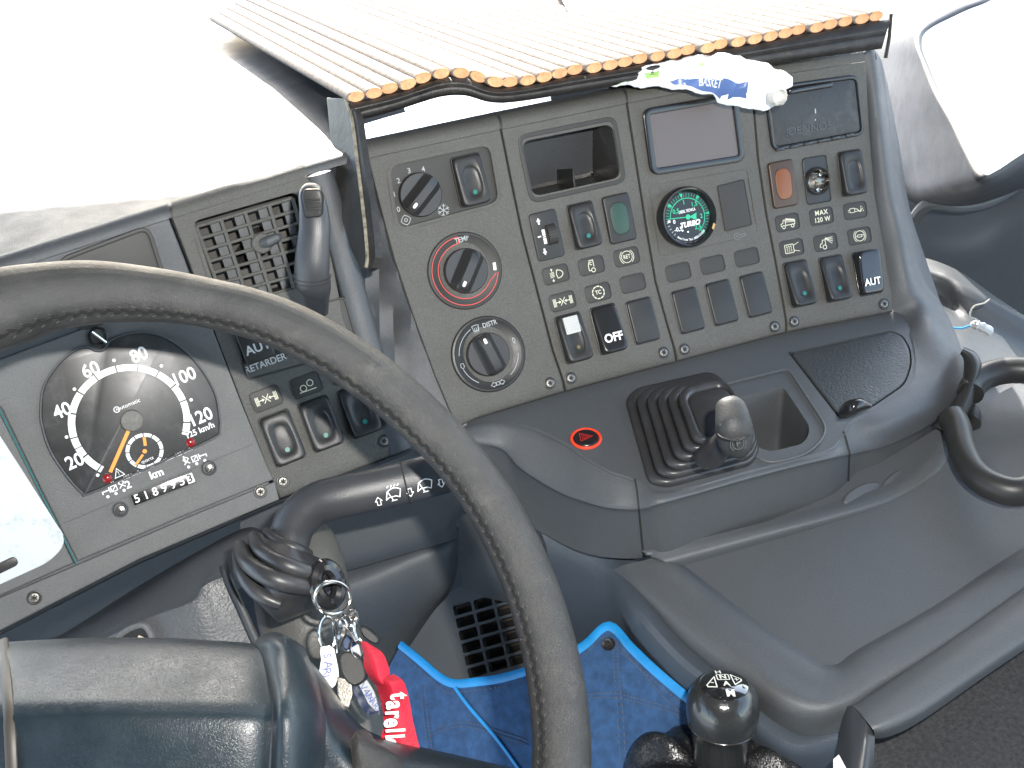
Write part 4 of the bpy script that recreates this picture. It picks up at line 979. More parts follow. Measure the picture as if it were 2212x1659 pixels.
bm = NB(); grid(bm, [
 [(545, 1392, .555), (566, 1372, .545), (600, 1366, .545), (640, 1385, .56), (660, 1400, .58)],
 [(552, 1396, .534), (575, 1385, .522), (608, 1382, .520), (645, 1402, .530), (668, 1425, .56)],
 [(566, 1422, .518), (592, 1418, .508), (626, 1422, .506), (664, 1445, .518), (685, 1470, .55)],
 [(581, 1490, .493), (604, 1484, .482), (640, 1486, .484), (682, 1500, .500), (698, 1525, .54)],
 [(587, 1536, .480), (606, 1530, .469), (644, 1534, .473), (688, 1545, .492), (704, 1570, .53)],
 [(584, 1594, .473), (604, 1592, .463), (646, 1592, .467), (688, 1600, .488), (702, 1620, .53)],
 [(573, 1800, .467), (596, 1800, .458), (636, 1800, .462), (676, 1800, .484), (690, 1810, .53)]], 6, 5); mk("hub_end_roll", bm, LEATHER, sw)
bm = NB(); tube(bm, [P3(p) for p in cr([(6, 1385, .535), (14, 1490, .487), (22, 1592, .466), (30, 1800, .459)], 6)], .0028, 10, flat=.6); mk("hub_piping", bm, mat("piping", (.045, .038, .030), .5), sw)
bm = NB(); grid(bm, [
 [(640, 1392, .60), (700, 1462, .60), (745, 1528, .60), (795, 1578, .60), (880, 1606, .60), (1000, 1634, .60), (1150, 1668, .60)],
 [(636, 1400, .57), (693, 1470, .565), (735, 1538, .565), (788, 1592, .565), (870, 1618, .565), (1000, 1646, .57), (1150, 1680, .57)],
 [(630, 1440, .545), (690, 1520, .535), (730, 1600, .535), (775, 1650, .535), (860, 1670, .54), (1000, 1690, .55), (1150, 1730, .56)],
 [(630, 1560, .54), (690, 1640, .53), (730, 1700, .53), (770, 1760, .53), (860, 1790, .54), (1000, 1800, .55), (1150, 1820, .56)]], 6, 6); spk = mk("spoke", bm, LEATHER, sw)
bm = NB(); grid(bm, [[(752, 1602, .536), (770, 1580, .540), (790, 1576, .552), (806, 1590, .556)], [(760, 1640, .532), (775, 1600, .533), (800, 1592, .545), (812, 1606, .552)], [(762, 1700, .53), (790, 1640, .530), (850, 1640, .54), (870, 1640, .548)], [(770, 1760, .53), (800, 1720, .529), (860, 1720, .538), (900, 1720, .545)]], 4, 4); mk("torn_leather", bm, RIM, spk)

# ------------------------------------------------------------------ column cowl, shroud
cow = thing("column_cowl", "grey moulded steering column cover with an open pocket, between dashboard and steering wheel hub", "column cover", P(350, 1330, .70))
bm = NB(); grid(bm, [
 [(-90, 1480, .80), (100, 1390, .80), (300, 1265, .80), (430, 1190, .80), (530, 1140, .80), (575, 1150, .80)],
 [(-90, 1490, .74), (100, 1395, .735), (300, 1290, .735), (430, 1210, .74), (525, 1165, .745), (565, 1170, .745)],
 [(-90, 1530, .70), (100, 1440, .695), (300, 1340, .690), (412, 1296, .690), (440, 1262, .695), (487, 1242, .70)],
 [(-90, 1545, .695), (100, 1455, .690), (300, 1354, .686), (418, 1310, .686), (452, 1276, .691), (492, 1256, .697)],
 [(-90, 1640, .69), (100, 1560, .688), (300, 1480, .685), (440, 1440, .685), (500, 1400, .69), (540, 1380, .695)],
 [(-90, 1740, .69), (100, 1700, .688), (300, 1600, .685), (440, 1540, .685), (530, 1480, .69), (570, 1460, .695)]], 5, 5)
COWL = mat("cowl_plastic", (.072, .076, .080), .42, (500, .55), (10, .1)); mk("cover_shell", bm, COWL, cow)
pk = [(240, 1390), (262, 1372), (300, 1356), (318, 1360), (330, 1390), (332, 1420), (230, 1420)]
bm = NB(); tube(bm, [P(x, y, .681) for x, y in cr([(225, 1412), (262, 1370), (296, 1352), (316, 1354), (330, 1380), (336, 1415)], 4)], .0022, 8); mk("pocket_rim", bm, CLUS, cow)
bm = NB(); bm.faces.new([bm.verts.new(P(x, y, .6825)) for x, y in cr([(232, 1412), (262, 1374), (296, 1357), (313, 1360), (326, 1385), (330, 1418)], 4)]); mk("pocket", bm, DARK, cow, False)
bm = NB(); bm.faces.new([bm.verts.new(P(x, y, .6815)) for x, y in ((288, 1392), (300, 1372), (318, 1380), (322, 1396))]); mk("pocket_wedge", bm, mat("pocket_wedge", (.5, .45, .33), .7), cow, False)  # pale wedge-shaped face in the pocket opening
bm = NB(); tube(bm, [P3(p) for p in cr([(486, 1222, .70), (494, 1252, .692), (520, 1310, .69), (556, 1390, .69), (600, 1470, .69)], 5)], [.0030] * 21, 10); mk("cover_gasket", bm, RUBBER, cow)
cs = thing("column_shroud", "round grey-brown steering column shroud below the wiper stalk boot", "column shroud", P(650, 1300, .71))
bm = NB(); tube(bm, [P3(p) for p in cr([(640, 1150, .80), (645, 1200, .765), (655, 1300, .74), (690, 1430, .725), (740, 1560, .70), (800, 1760, .68)], 5)], [.018, .020, .023, .026, .029, .031, .032, .033] + [.034] * 18, 32); mk("shroud_body", bm, mat("shroud_plastic", (.075, .072, .062), .5, (500, .3), (15, .15)), cs)

# wiper stalk
ws = thing("wiper_stalk", "thick dark control stalk with white wiper symbols reaching from the column to the rim", "control stalk", P(640, 1180, .66))
ctr = cr([(618, 1205, .668), (624, 1170, .668), (640, 1126, .668), (680, 1090, .668), (740, 1072, .668), (860, 1046, .672), (960, 1020, .676), (1004, 1008, .68)], 5)
bm = NB(); m_ = len(ctr); rad_ = [.0135 if i < m_ * .25 else .0138 for i in range(m_)]
tube(bm, [P3(p) for p in ctr], rad_, 28, flat=.78, up=wd((0, 0, -1))); st = mk("stalk_arm", bm, STALK, ws)
bm = NB(); cA, cB = P(866, 1000, .664), P(888, 1092, .664); 
stk_dir = nrm(P(980, 1015, .676) - P(860, 1046, .672)); c0_ = P(876, 1042.6, .6725)
stk_n = wd((0, 0, -1)); stk_n = nrm(stk_n - stk_dir * stk_n.dot(stk_dir)); stk_u = stk_n.cross(stk_dir)
tube(bm, [c0_ + stk_n * (.0109 * math.cos(t)) + stk_u * (.0139 * math.sin(t)) for t in [2 * math.pi * k / 30 for k in range(30)]], .0006, 6, closed=True); mk("stalk_groove", bm, DARK, st)
wf = Fr(866, 1062, n=stk_n, z=.660, ex=stk_dir)
bm = NB()
def wiper(bm, f, x, y, big):
    s = .0011; o = lambda L: [(x + a * s, y + b * s) for a, b in L]; h = -.0006
    stroke(bm, f, o([(-4, -1.5), (-2.6, 3)] + [(-2.6 + 8 * t, 3 + 1.6 * math.sin(math.pi * t)) for t in (.25, .5, .75)] + [(5.4, 3), (4, -1.5), (2, -.4), (-2, -.4), (-4, -1.5)]), .0006, h)
    stroke(bm, f, o([(0, -2.8), (-2, 2.4)]), .0006, h); stroke(bm, f, o([(-1, -2.8), (2, -2.8)]), .0006, h)
    if big:
        for k in range(4): stroke(bm, f, o([(-2 + 2 * k, 5.4), (-1.2 + 2 * k, 6.2)]), .0006, h)
    stroke(bm, f, o([(-10.5, -1), (-8.5, 1.4), (-6.5, -1), (-7.5, -1), (-7.5, -3.4), (-9.5, -3.4), (-9.5, -1), (-10.5, -1)] if big else [(-10.5, -1), (-8.5, -3.4), (-6.5, -1), (-7.5, -1), (-7.5, 1.4), (-9.5, 1.4), (-9.5, -1), (-10.5, -1)]), .0005, h)
for (x, y, b_) in ((848, 1072, True), (916, 1053, False), (983, 1033, False)): wiper(bm, wf, *wf.loc(x, y), b_)
# the ink follows the round arm
for v in bm.verts:
    d = v.co - c0_; hgt = d.dot(stk_u); v.co += stk_n * (.01075 * math.sqrt(max(.02, 1 - (hgt / .0140) ** 2)) + .0003 - d.dot(stk_n)) + Vector((0, 0, 0))
mk("wiper_symbols", bm, WHITE, st, False, doubles=False)
bm = NB(); grid(bm, [
 [(560, 1150, .668), (590, 1165, .648), (630, 1182, .640), (668, 1196, .652), (690, 1205, .68)],
 [(528, 1168, .67), (560, 1192, .640), (620, 1222, .628), (690, 1235, .640), (715, 1240, .67)],
 [(508, 1205, .67), (540, 1238, .638), (610, 1262, .624), (690, 1266, .638), (712, 1270, .67)],
 [(506, 1240, .67), (536, 1278, .642), (590, 1304, .628), (650, 1300, .642), (690, 1298, .67)],
 [(545, 1290, .675), (568, 1312, .655), (598, 1336, .640), (640, 1328, .650), (675, 1318, .675)],
 [(585, 1330, .69), (596, 1340, .68), (606, 1345, .672), (625, 1338, .678), (640, 1330, .69)]], 5, 5); bo = mk("rubber_boot", bm, RUBBER, ws)
for name_, pp, r_ in (("boot_fold", [(548, 1158, .660), (566, 1192, .636), (620, 1222, .624), (685, 1240, .634), (716, 1238, .65)], .0052),
                     ("boot_fold", [(518, 1178, .662), (536, 1216, .634), (590, 1250, .620), (660, 1266, .628), (714, 1262, .645)], .0058),
                     ("boot_fold", [(512, 1196, .664), (524, 1240, .640), (560, 1284, .628), (606, 1306, .628)], .0046),
                     ("boot_fold", [(575, 1148, .662), (600, 1168, .650), (640, 1186, .648), (668, 1196, .66)], .0040)):
    c_ = cr(pp, 6); bm = NB(); tube(bm, [P3(p) for p in c_], [r_ * (.55 + .45 * math.sin(math.pi * min(1, max(0, (i + 3) / (len(c_) + 5))))) for i in range(len(c_))], 14); mk(name_, bm, RUBBER, bo)

# handbrake-like retarder lever standing in front of the vent
rl = thing("retarder_lever", "upright dark grey lever with ribbed thumb button in front of the air vent", "control lever", S(678, 620, .01))
def rlr(pts): return pts
LV = [(676, 405, 20, .710), (672, 420, 27, .706), (677, 450, 31, .704), (680, 490, 34, .704), (677, 530, 36, .706), (674, 570, 38, .709), (674, 600, 38, .713), (678, 620, 37, .718), (682, 640, 30, .73), (686, 670, 24, .75)]
ax = [P(x, y, z) for x, y, w_, z in LV]; bm = NB(); rads = [w_ * z / F for x, y, w_, z in LV]
cc_ = cr([Vector((*LV[i], )) for i in range(len(LV))], 5) if False else None
pp = cr([Vector((x, y, z * 1000)) for x, y, w_, z in LV], 5); ww = cr([Vector((w_, 0, 0)) for x, y, w_, z in LV], 5)
pts_ = [P(p.x, p.y, p.z / 1000) for p in pp]; rad2 = [w_.x * p.z / 1000 / F for w_, p in zip(ww, pp)]
e0 = nrm(pts_[0] - pts_[4]); pts_ = [pts_[0] + e0 * .0022] + pts_; rad2 = [rad2[0] * .55] + rad2
tube(bm, pts_, rad2, 28, flat=.62, up=wd((0, 0, -1))); lv = mk("lever_grip", bm, STALK, rl)
f = Fr(676, 438, n=wd((.05, .28, -1)), z=.6905, ex=wd((1, -.06, 0))); bm = NB(); L = rr([(-.0058, -.0095), (.0048, -.0095), (.0070, .0030), (.0058, .0088), (-.0052, .0092), (-.0068, .0040)], .0022)
plate(bm, f, L, -.006, .0016, .0012)
for k in range(4): plate(bm, f, rr([(-.0052, -.0052 + k * .0022), (.0052, -.0052 + k * .0022), (.0054, -.0040 + k * .0022), (-.0054, -.0040 + k * .0022)], .0004, 2), .001, .0026, .0004)
mk("thumb_button", bm, BLACK, lv)
for y_, z_ in ((598, .713), (607, .7145)):
    a_ = P(675, y_, z_); bm = NB(); up_ = wd((0, 0, -1)); dd = nrm(P(678, 620, .718) - P(674, 590, .712)); up_ = nrm(up_ - dd * up_.dot(dd)); sd2 = up_.cross(dd)
    tube(bm, [a_ + up_ * .0076 * math.cos(t) + sd2 * .01235 * math.sin(t) for t in [2 * math.pi * k / 28 for k in range(28)]], .0005, 6, closed=True); mk("grip_ring", bm, BLACK, lv)
# ------------------------------------------------------------------ lower console: tray, tunnel, footwell
def TPf(gd):
    def f(x, y, h=0): r = ray(x, y); return CAM + r * ((gd) / -r.z) + Vector((0, 0, h))
    f.z = lambda x, y: gd / -ray(x, y).z; return f
TP = TPf(.655)
tn = thing("tunnel_console", "wide bluish grey storage tray with thick rounded rims, below the dashboard ledge", "console tray", TP(1800, 1300))
def tz(x, y, dz=0): return (x, y, TP.z(x, y) + dz)
bm = NB(); sheet(bm, [(1380, 1180), (1500, 1120), (1700, 1060), (1900, 1000), (2100, 880), (2330, 760), (2330, 1150), (2212, 1200), (2028, 1312), (1827, 1430), (1800, 1436), (1769, 1440), (1612, 1326), (1456, 1206)], TP, d=30, skirt=0, bev=None); mk("tray_floor", bm, BLUE, tn)
bm = NB(); grid(bm, [
 [(1385, 1190, .808), (1440, 1180, .812), (1659, 1126, .815), (1800, 1085, .822), (1909, 1050, .826), (1990, 1000, .835), (2040, 950, .85)],
 [(1410, 1204, .806), (1450, 1196, .808), (1665, 1142, .808), (1810, 1104, .812), (1920, 1068, .818), (2005, 1014, .828), (2055, 965, .845)],
 [(1440, 1216, .806), (1470, 1210, .806), (1670, 1158, .807), (1820, 1118, .811), (1935, 1080, .817), (2025, 1025, .828), (2075, 975, .845)],
 [(1450, 1240, .812), (1490, 1232, .814), (1680, 1182, .819), (1830, 1142, .823), (1950, 1102, .829), (2045, 1045, .840), (2100, 990, .855)]], 5, 6); mk("tray_step", bm, BLUE, tn)
# left rim, corner and right rim of the tray, in sections: inner foot, inner top, crown, outer shoulder, lower
secs = [
 [(1440, 1190, .006), (1425, 1195, -.006), (1400, 1208,  -.008), (1350, 1220, .0), (1300, 1240, .04)],
 [(1500, 1236, .002), (1482, 1240, -.010), (1452, 1252, -.009), (1405, 1290, -.003), (1370, 1330, .04)],
 [(1612, 1322, .001), (1592, 1330, -.007), (1562, 1346, -.010), (1500, 1380, -.004), (1460, 1430, .05)],
 [(1700, 1385, .001), (1682, 1394, -.007), (1655, 1414, -.010), (1590, 1450, -.006), (1550, 1500, .05)],
 [(1765, 1425, .001), (1754, 1440, -.007), (1733, 1470, -.010), (1680, 1520, -.007), (1640, 1580, .05)],
 [(1792, 1434, .001), (1790, 1452, -.007), (1786, 1490, -.010), (1760, 1546, -.006), (1720, 1620, .04)],
 [(1812, 1430, .001), (1822, 1448, -.007), (1834, 1480, -.010), (1836, 1530, -.004), (1822, 1600, .03)],
 [(1850, 1402, .001), (1864, 1416, -.007), (1886, 1446, -.010), (1900, 1482, -.006), (1905, 1505, .01)],
 [(1940, 1352, .001), (1952, 1364, -.007), (1975, 1392, -.010), (1992, 1426, -.006), (1998, 1445, .01)],
 [(2028, 1300, .001), (2042, 1312, -.007), (2064, 1335, -.010), (2084, 1366, -.006), (2090, 1385, .01)],
 [(2120, 1238, .001), (2134, 1250, -.007), (2158, 1272, -.010), (2178, 1302, -.006), (2184, 1320, .01)],
 [(2212, 1178, .001), (2228, 1188, -.007), (2252, 1210, -.010), (2276, 1240, -.006), (2282, 1258, .01)],
 [(2340, 1085, .001), (2356, 1098, -.007), (2380, 1120, -.010), (2400, 1150, -.006), (2408, 1166, .01)]]
rws = [[tz(a, b, c) for a, b, c in s] for s in secs]
bm = NB(); grid(bm, list(map(list, zip(*rws))), 6, 5); mk("tray_rim", bm, BLUE, tn)
bm = NB(); grid(bm, [
 [(1120, 1060, .90), (1290, 1150, .87), (1395, 1230, .835), (1478, 1330, .80), (1570, 1420, .77), (1660, 1500, .74), (1730, 1560, .72), (1826, 1560, .71)],
 [(1180, 1180, .875), (1300, 1232, .855), (1372, 1328, .79), (1462, 1428, .76), (1552, 1500, .735), (1642, 1580, .715), (1722, 1622, .70), (1824, 1602, .70)],
 [(1185, 1300, .93), (1290, 1340, .90), (1360, 1440, .86), (1450, 1540, .82), (1540, 1600, .79), (1630, 1680, .76), (1715, 1720, .74), (1818, 1700, .73)],
 [(1190, 1500, 1.02), (1290, 1560, .98), (1360, 1640, .94), (1450, 1720, .90), (1540, 1800, .86), (1630, 1860, .82), (1715, 1880, .80), (1818, 1860, .78)]], 6, 5); mk("tunnel_side", bm, mat("tunnel_plastic", (.045, .056, .070), .55, (900, .4), (8, .1)), tn)
# slim grab bar below the right rim
gb = thing("grab_bar", "curved slate grey bar with a blunt end, between the tray rim and the black mesh", "grab bar", TP(2000, 1480))
top = [(1836, 1524, -.012), (1845, 1520, -.016), (1939, 1462, -.016), (2072, 1372, -.016), (2212, 1272, -.016), (2360, 1160, -.016)]
bm = NB(); GB = [
 [tz(1828, 1540, .03), tz(1850, 1530, .03), tz(1945, 1472, .03), tz(2078, 1382, .03), tz(2216, 1284, .03), tz(2365, 1172, .03)],
 [tz(1834, 1526, -.005), tz(1852, 1517, -.005), tz(1943, 1456, -.005), tz(2075, 1366, -.005), tz(2212, 1266, -.005), tz(2360, 1154, -.005)],
 [tz(1848, 1530, -.014), tz(1868, 1526, -.016), tz(1952, 1474, -.016), tz(2084, 1384, -.016), tz(2222, 1286, -.016), tz(2366, 1172, -.016)],
 [tz(1870, 1556, -.020), tz(1892, 1548, -.021), tz(1966, 1504, -.021), tz(2100, 1412, -.021), tz(2238, 1318, -.021), tz(2380, 1200, -.021)],
 [tz(1888, 1580, -.018), tz(1915, 1574, -.018), tz(1986, 1538, -.018), tz(2118, 1448, -.018), tz(2256, 1352, -.018), tz(2400, 1236, -.018)],
 [tz(1886, 1596, .0), tz(1925, 1590, .0), tz(1992, 1556, .0), tz(2124, 1464, .0), tz(2262, 1368, .0), tz(2406, 1250, .0)]]
grid(bm, GB, 5, 6); mk("bar_shell", bm, BLUE, gb)
bm = NB(); grid(bm, [[tz(1822, 1532, .0), tz(1836, 1524, -.01), tz(1850, 1532, -.012), tz(1872, 1560, -.014), tz(1890, 1586, -.008)], [tz(1800, 1665, .02), tz(1815, 1668, .01), tz(1840, 1672, .0), tz(1868, 1680, .0), tz(1886, 1690, .01)]], 4, 4); mk("bar_end", bm, mat("bar_end_black", (.03, .032, .035), .4), gb)
# black mesh upholstery
mesh_seat = NB(); SP = TPf(.70)
sheet(mesh_seat, [(1812, 1560), (1900, 1560), (2000, 1500), (2212, 1350), (2400, 1220), (2400, 1900), (1812, 1900)], SP, d=30, skirt=0, bev=None)
seat = mk("mesh_upholstery", mesh_seat, FABRIC, None, label="black woven mesh upholstery in the lower right corner below the grab bar", cat="seat cover")
bm = NB(); sheet(bm, [(1780, 1560), (1860, 1490), (1950, 1430), (2100, 1330), (2300, 1190), (2420, 1150), (2420, 1300), (2212, 1400), (2000, 1520), (1860, 1600)], TPf(.675), d=30, skirt=0, bev=None)
mk("mesh_strip", bm, FABRIC, seat)
bm = NB(); sheet(bm, [(1800, 1640), (1812, 1630), (1828, 1659), (1826, 1700), (1800, 1700)], TPf(.64), d=10, skirt=.002, bev=None)
mk("loose_tag", bm, PAPER, None, label="small torn pale tag at the bottom edge beside the black bar end", cat="paper tag")

# lower dashboard and footwell behind the wheel
kd = thing("knee_panel", "dark grey rounded lower dashboard panel beside the steering column above the footwell", "knee panel", P(850, 1180, .95))
bm = NB(); grid(bm, [
 [(520, 1085, .83), (700, 1040, .83), (860, 990, .85), (1000, 930, .87), (1080, 960, .86)],
 [(520, 1150, .84), (700, 1100, .84), (870, 1060, .85), (1000, 1060, .86), (1060, 1070, .86)],
 [(540, 1240, .86), (700, 1215, .86), (860, 1170, .865), (975, 1130, .87), (985, 1120, .89)],
 [(600, 1260, .88), (740, 1235, .88), (880, 1195, .885), (980, 1165, .89), (990, 1150, .92)]], 5, 5); mk("upper_skin", bm, BLUE, kd)
bm = NB(); grid(bm, [
 [(620, 1240, .90), (740, 1226, .90), (880, 1180, .905), (975, 1142, .91), (992, 1140, .93)],
 [(640, 1300, .89), (760, 1270, .885), (890, 1215, .89), (978, 1186, .90), (990, 1182, .93)],
 [(660, 1360, .92), (790, 1330, .905), (900, 1285, .91), (972, 1262, .92), (985, 1240, .95)],
 [(680, 1460, .99), (810, 1420, .97), (880, 1370, .96), (950, 1300, .96), (975, 1270, .97)],
 [(700, 1560, 1.03), (820, 1500, 1.01), (870, 1420, .99), (930, 1330, .99), (965, 1290, .99)]], 5, 5); mk("lower_skin", bm, BLUE, kd)
bm = NB(); grid(bm, [[(985, 1050, .93), (1060, 1020, .90), (1160, 1080, .87), (1220, 1150, .87)], [(990, 1180, .97), (1060, 1180, .95), (1150, 1190, .92), (1230, 1210, .89)], [(1000, 1280, 1.03), (1090, 1300, 1.0), (1180, 1320, .97), (1240, 1340, .95)]], 5, 5); mk("inner_skin", bm, BLUE, kd)
fw = thing("footwell_grille", "grey footwell panel with a rectangular air grille above the denim pouch", "air grille", P(1040, 1380, 1.0))
GP = plane3(P(960, 1250, 1.03), P(1240, 1330, .985), P(1000, 1560, 1.0))
holes = []; GQ = [(974, 1308), (1150, 1258), (1190, 1420), (1012, 1470)]
def gq(u, v): return tuple((GQ[0][i] * (1 - u) + GQ[1][i] * u) * (1 - v) + (GQ[3][i] * (1 - u) + GQ[2][i] * u) * v for i in (0, 1))
for i in range(4):
    for j in range(6):
        u0, v0, u1, v1 = i / 4 + .014, j / 6 + .016, (i + 1) / 4 - .016, (j + 1) / 6 - .022
        holes.append(rr([gq(u0, v0), gq(u1, v0), gq(u1, v1), gq(u0, v1)], 4, 3))
bm = NB(); sheet(bm, [(845, 1400), (880, 1350), (930, 1305), (985, 1270), (1060, 1240), (1160, 1230), (1290, 1320), (1300, 1620), (1100, 1660), (860, 1560)], GP, holes=holes, d=22, skirt=.01, bev=(3, .002), hole_skirt=.010); mk("grille_panel", bm, BLUE, fw)
bm = NB(); sheet(bm, [(960, 1290), (1170, 1235), (1220, 1440), (1000, 1500)], lambda x, y, h: GP(x, y, h - .03), d=40, skirt=0, bev=None); mk("duct_back", bm, mat("duct_brown", (.05, .04, .03), .8, None, (120, .6)), fw)
for j in range(6):
    bm = NB(); a_, b_ = gq(-.02, j / 6 + .09), gq(1.02, j / 6 + .09); tube(bm, [GP(*a_, -.014), GP(*b_, -.014)], .0035, 6, flat=.3); mk("grille_louvre", bm, TILE, fw)
# denim pouch
dn = thing("denim_pouch", "blue denim pouch with bright cyan binding and a dark snap, hanging in the footwell", "denim pouch", P(1150, 1520, .97))
DP = plane3(P(860, 1400, .935), P(1330, 1360, .815), P(1050, 1659, .845))
bind1 = cr([(862, 1392), (915, 1434), (953, 1464), (985, 1477), (1028, 1474), (1080, 1466), (1140, 1448), (1210, 1424), (1265, 1392), (1314, 1352), (1366, 1400), (1430, 1460), (1500, 1520), (1580, 1580), (1640, 1640)], 5)
def DH_(x, y): return .0015 * math.sin(x * .018 + y * .01) + .001 * math.sin(y * .03 - x * .012)
out = [(p[0], p[1] + 4) for p in bind1]
bm = NB(); sheet(bm, out + [(1640, 1800), (640, 1800), (640, 1560), (740, 1540), (830, 1460)], DP, d=26, skirt=.002, bev=None, hf=DH_); pouch = mk("denim_cloth", bm, DENIM, dn)
bm = NB(); tube(bm, [DP(p[0], p[1], DH_(p[0], p[1])) for p in bind1], .0038, 10, flat=.45, up=DP.n); mk("binding", bm, CYAN, dn)
bm = NB(); tube(bm, [DP(x, y, DH_(x, y) + .0012) for x, y in cr([(988, 1486), (1020, 1530), (1068, 1590), (1118, 1660), (1180, 1740)], 8)], .0015, 8, flat=.5, up=DP.n); mk("piping", bm, CYAN, dn)
bm = NB()
def stitchline(L, gapn=.0035):
    c = [DP(x, y, DH_(x, y) + .0008) for x, y in cr(L, 26)]
    for i in range(0, len(c) - 2, 2): tube(bm, [c[i], c[i + 1]], .00042, 4)
for off in (0, 9):
    stitchline([(912 + off, 1484 - off * .2), (918 + off, 1560), (935 + off, 1659), (950 + off, 1720)])
    stitchline([(1325 + off * 1.2, 1384), (1332 + off * 1.2, 1480), (1345 + off * 1.2, 1659)]); stitchline([(1262, 1500 + off), (1330, 1498 + off), (1420, 1520 + off), (1490, 1545 + off)])
    stitchline([(930, 1580 + off), (1000, 1560 + off), (1080, 1580 + off), (1140, 1600 + off)])
stitchline([(870, 1414), (950, 1482), (985, 1496), (1100, 1482)]); stitchline([(1262, 1422), (1312, 1376), (1380, 1438), (1470, 1520)]); stitchline([(1320, 1390), (1380, 1440), (1430, 1500), (1470, 1540)])
mk("stitching", bm, THREAD, dn)
f = Fr(1318, 1392, 0, n=DP.n, z=DP.z(1318, 1392)); bm = NB(); loft(bm, [f.ring(circ(0, 0, r, 24), h) for r, h in ((.0050, 0), (.0050, .004), (.0042, .0052), (.0026, .0045), (.0018, .0055), (.0004, .0056))], True, False, True); mk("snap", bm, mat("snap_metal", (.05, .045, .04), .3, metal=.6), dn)

# ------------------------------------------------------------------ brake lever with boot on the ledge
pb = thing("brake_lever", "short grey lever on a stepped black rubber boot, on the ledge beside the recess", "lever", LP(1480, 960))
B0 = [(1352, 872), (1372, 848), (1530, 812), (1556, 824), (1640, 975), (1624, 1006), (1440, 1055), (1400, 1045)]
B1 = [(1368, 870), (1384, 846), (1526, 816), (1550, 830), (1628, 968), (1614, 996), (1448, 1046), (1412, 1034)]
top0 = [(1482, 938), (1494, 920), (1548, 906), (1566, 916), (1612, 984), (1606, 1002), (1528, 1022), (1510, 1012)]
def boot_ring(w, h, g=1.0):
    a = [Vector(p) * (1 - w) + Vector(q_) * w for p, q_ in zip(B0, top0)]
    c = sum(a, Vector((0, 0))) / len(a); a = [c + (p - c) * g for p in a]
    return [LP(x, y, h) for x, y in rr([tuple(p) for p in a], 16, 5)]
bm = NB(); rg = []
steps = 6
TOPH = .036
for k in range(steps):
    w0 = k / steps; w1 = (k + .8) / steps; hb = TOPH * k / steps; 
    # parallax of the height is taken back so the rings sit over one another
    for dw, dh, g in ((0, .000, 1.0), (.0, .0035, 1.012), (.02, .0058, 1.0), (.07, .0066, .985), (.115, .0058, .965), (.13, .0035, .955)):
        rg.append((w0 + dw, hb + dh, g))
rings2 = []
axis_shift = (LP(1548, 966) - LP(1548, 966))
for w, h, g in rg: rings2.append(boot_ring(w, h, g))
rings2.append(boot_ring(.98, TOPH + .002, .8))
loft(bm, rings2, True, False, True); pbb = mk("lever_boot", bm, RUBBER, pb, auto=60)
bm = NB(); pp = [P(1535, 985, .735), P(1548, 970, .715), P(1565, 955, .700), P(1580, 940, .690)]
tube(bm, pp, [.012, .0105, .010, .010], 20, flat=.8); mk("lever_neck", bm, RUBBER, pb)
# knob: rounded upright block
KN = cr([Vector((1574, 858, 8)), Vector((1575, 862, 20)), Vector((1577, 874, 31)), Vector((1582, 900, 37)), Vector((1586, 930, 39.5)), Vector((1588, 950, 38)), Vector((1588, 965, 35)), Vector((1586, 978, 27)), Vector((1584, 984, 14))], 5)
bm = NB(); zk = .672; pts_ = [P(p.x, p.y, zk + abs(p.y - 920) * .00012) for p in KN]; tube(bm, pts_, [p.z * zk / F for p in KN], 28, flat=.85, up=wd((0, 0, -1)))
kn = mk("lever_knob", bm, mat("knob_grey", (.022, .023, .023), .55, (900, .3), (30, .15)), pb)
f = Fr(1594, 958, 0, n=wd((.12, .25, -1)), z=.6595, ex=wd((1, -.2, 0))); bm = NB(); text(bm, f, "P", .0052, 0, 0, .0006, bold=.02); stroke(bm, f, arc(0, 0, .0038, 0, 360, 20), .0004, .0006)
for a_ in (0, 180): stroke(bm, f, arc(0, 0, .0052, a_ - 50, a_ + 50, 10), .0004, .0006)
mk("brake_mark", bm, mat("knob_ink", (.07, .07, .068), .5), kn, False, doubles=False)
bm = NB(); tube(bm, [P3(p) for p in cr([(1551, 938, .6695), (1562, 946, .6600), (1590, 952, .6555), (1612, 946, .6600), (1622, 938, .6695)], 5)], .0006, 6); mk("knob_joint", bm, DARK, kn)

# hazard button
hz = thing("hazard_button", "round black hazard button with orange-red rim and red triangle, on the ledge", "hazard button", LP(1266, 948))
f = Fr(1266, 948, -.1, n=LP.n, z=LP.z(1266, 948)); a_, b_ = f.loc(1301, 948); Rr = abs(a_); c_ = Vector((*f.loc(1266, 972), 0)).length
el = lambda s: [(Rr * s * math.cos(t), Rr * s * math.sin(t)) for t in [2 * math.pi * k / 48 for k in range(48)]]
bm = NB(); loft(bm, [f.ring(el(s), h) for s, h in ((1.0, 0), (.99, .0010), (.92, .0016), (.84, .0014), (.80, .0004))], True); mk("red_rim", bm, mat("hazard_rim", (.78, .055, .02), .4), hz)
bm = NB(); loft(bm, [f.ring(el(s), h) for s, h in ((.80, .0003), (.79, .0012), (.74, .0018), (.60, .0018), (.3, .0016), (.02, .0016))], True); hb = mk("push_cap", bm, mat("cap_black", (.014, .012, .013), .3), hz)
bm = NB()
for s, w_ in ((1, .0006), (.62, .0004), (.3, .0004)):
    T = [(-.34 * s - .03, -.36 * s), (-.34 * s - .03, .40 * s), (.46 * s - .03, .02)]; T = [(x * Rr, y * Rr) for x, y in T]; stroke(bm, f, T + [T[0]], w_, .0021)
mk("triangle_mark", bm, mat("hazard_ink", (.45, .02, .02), .4), hb, False, doubles=False)

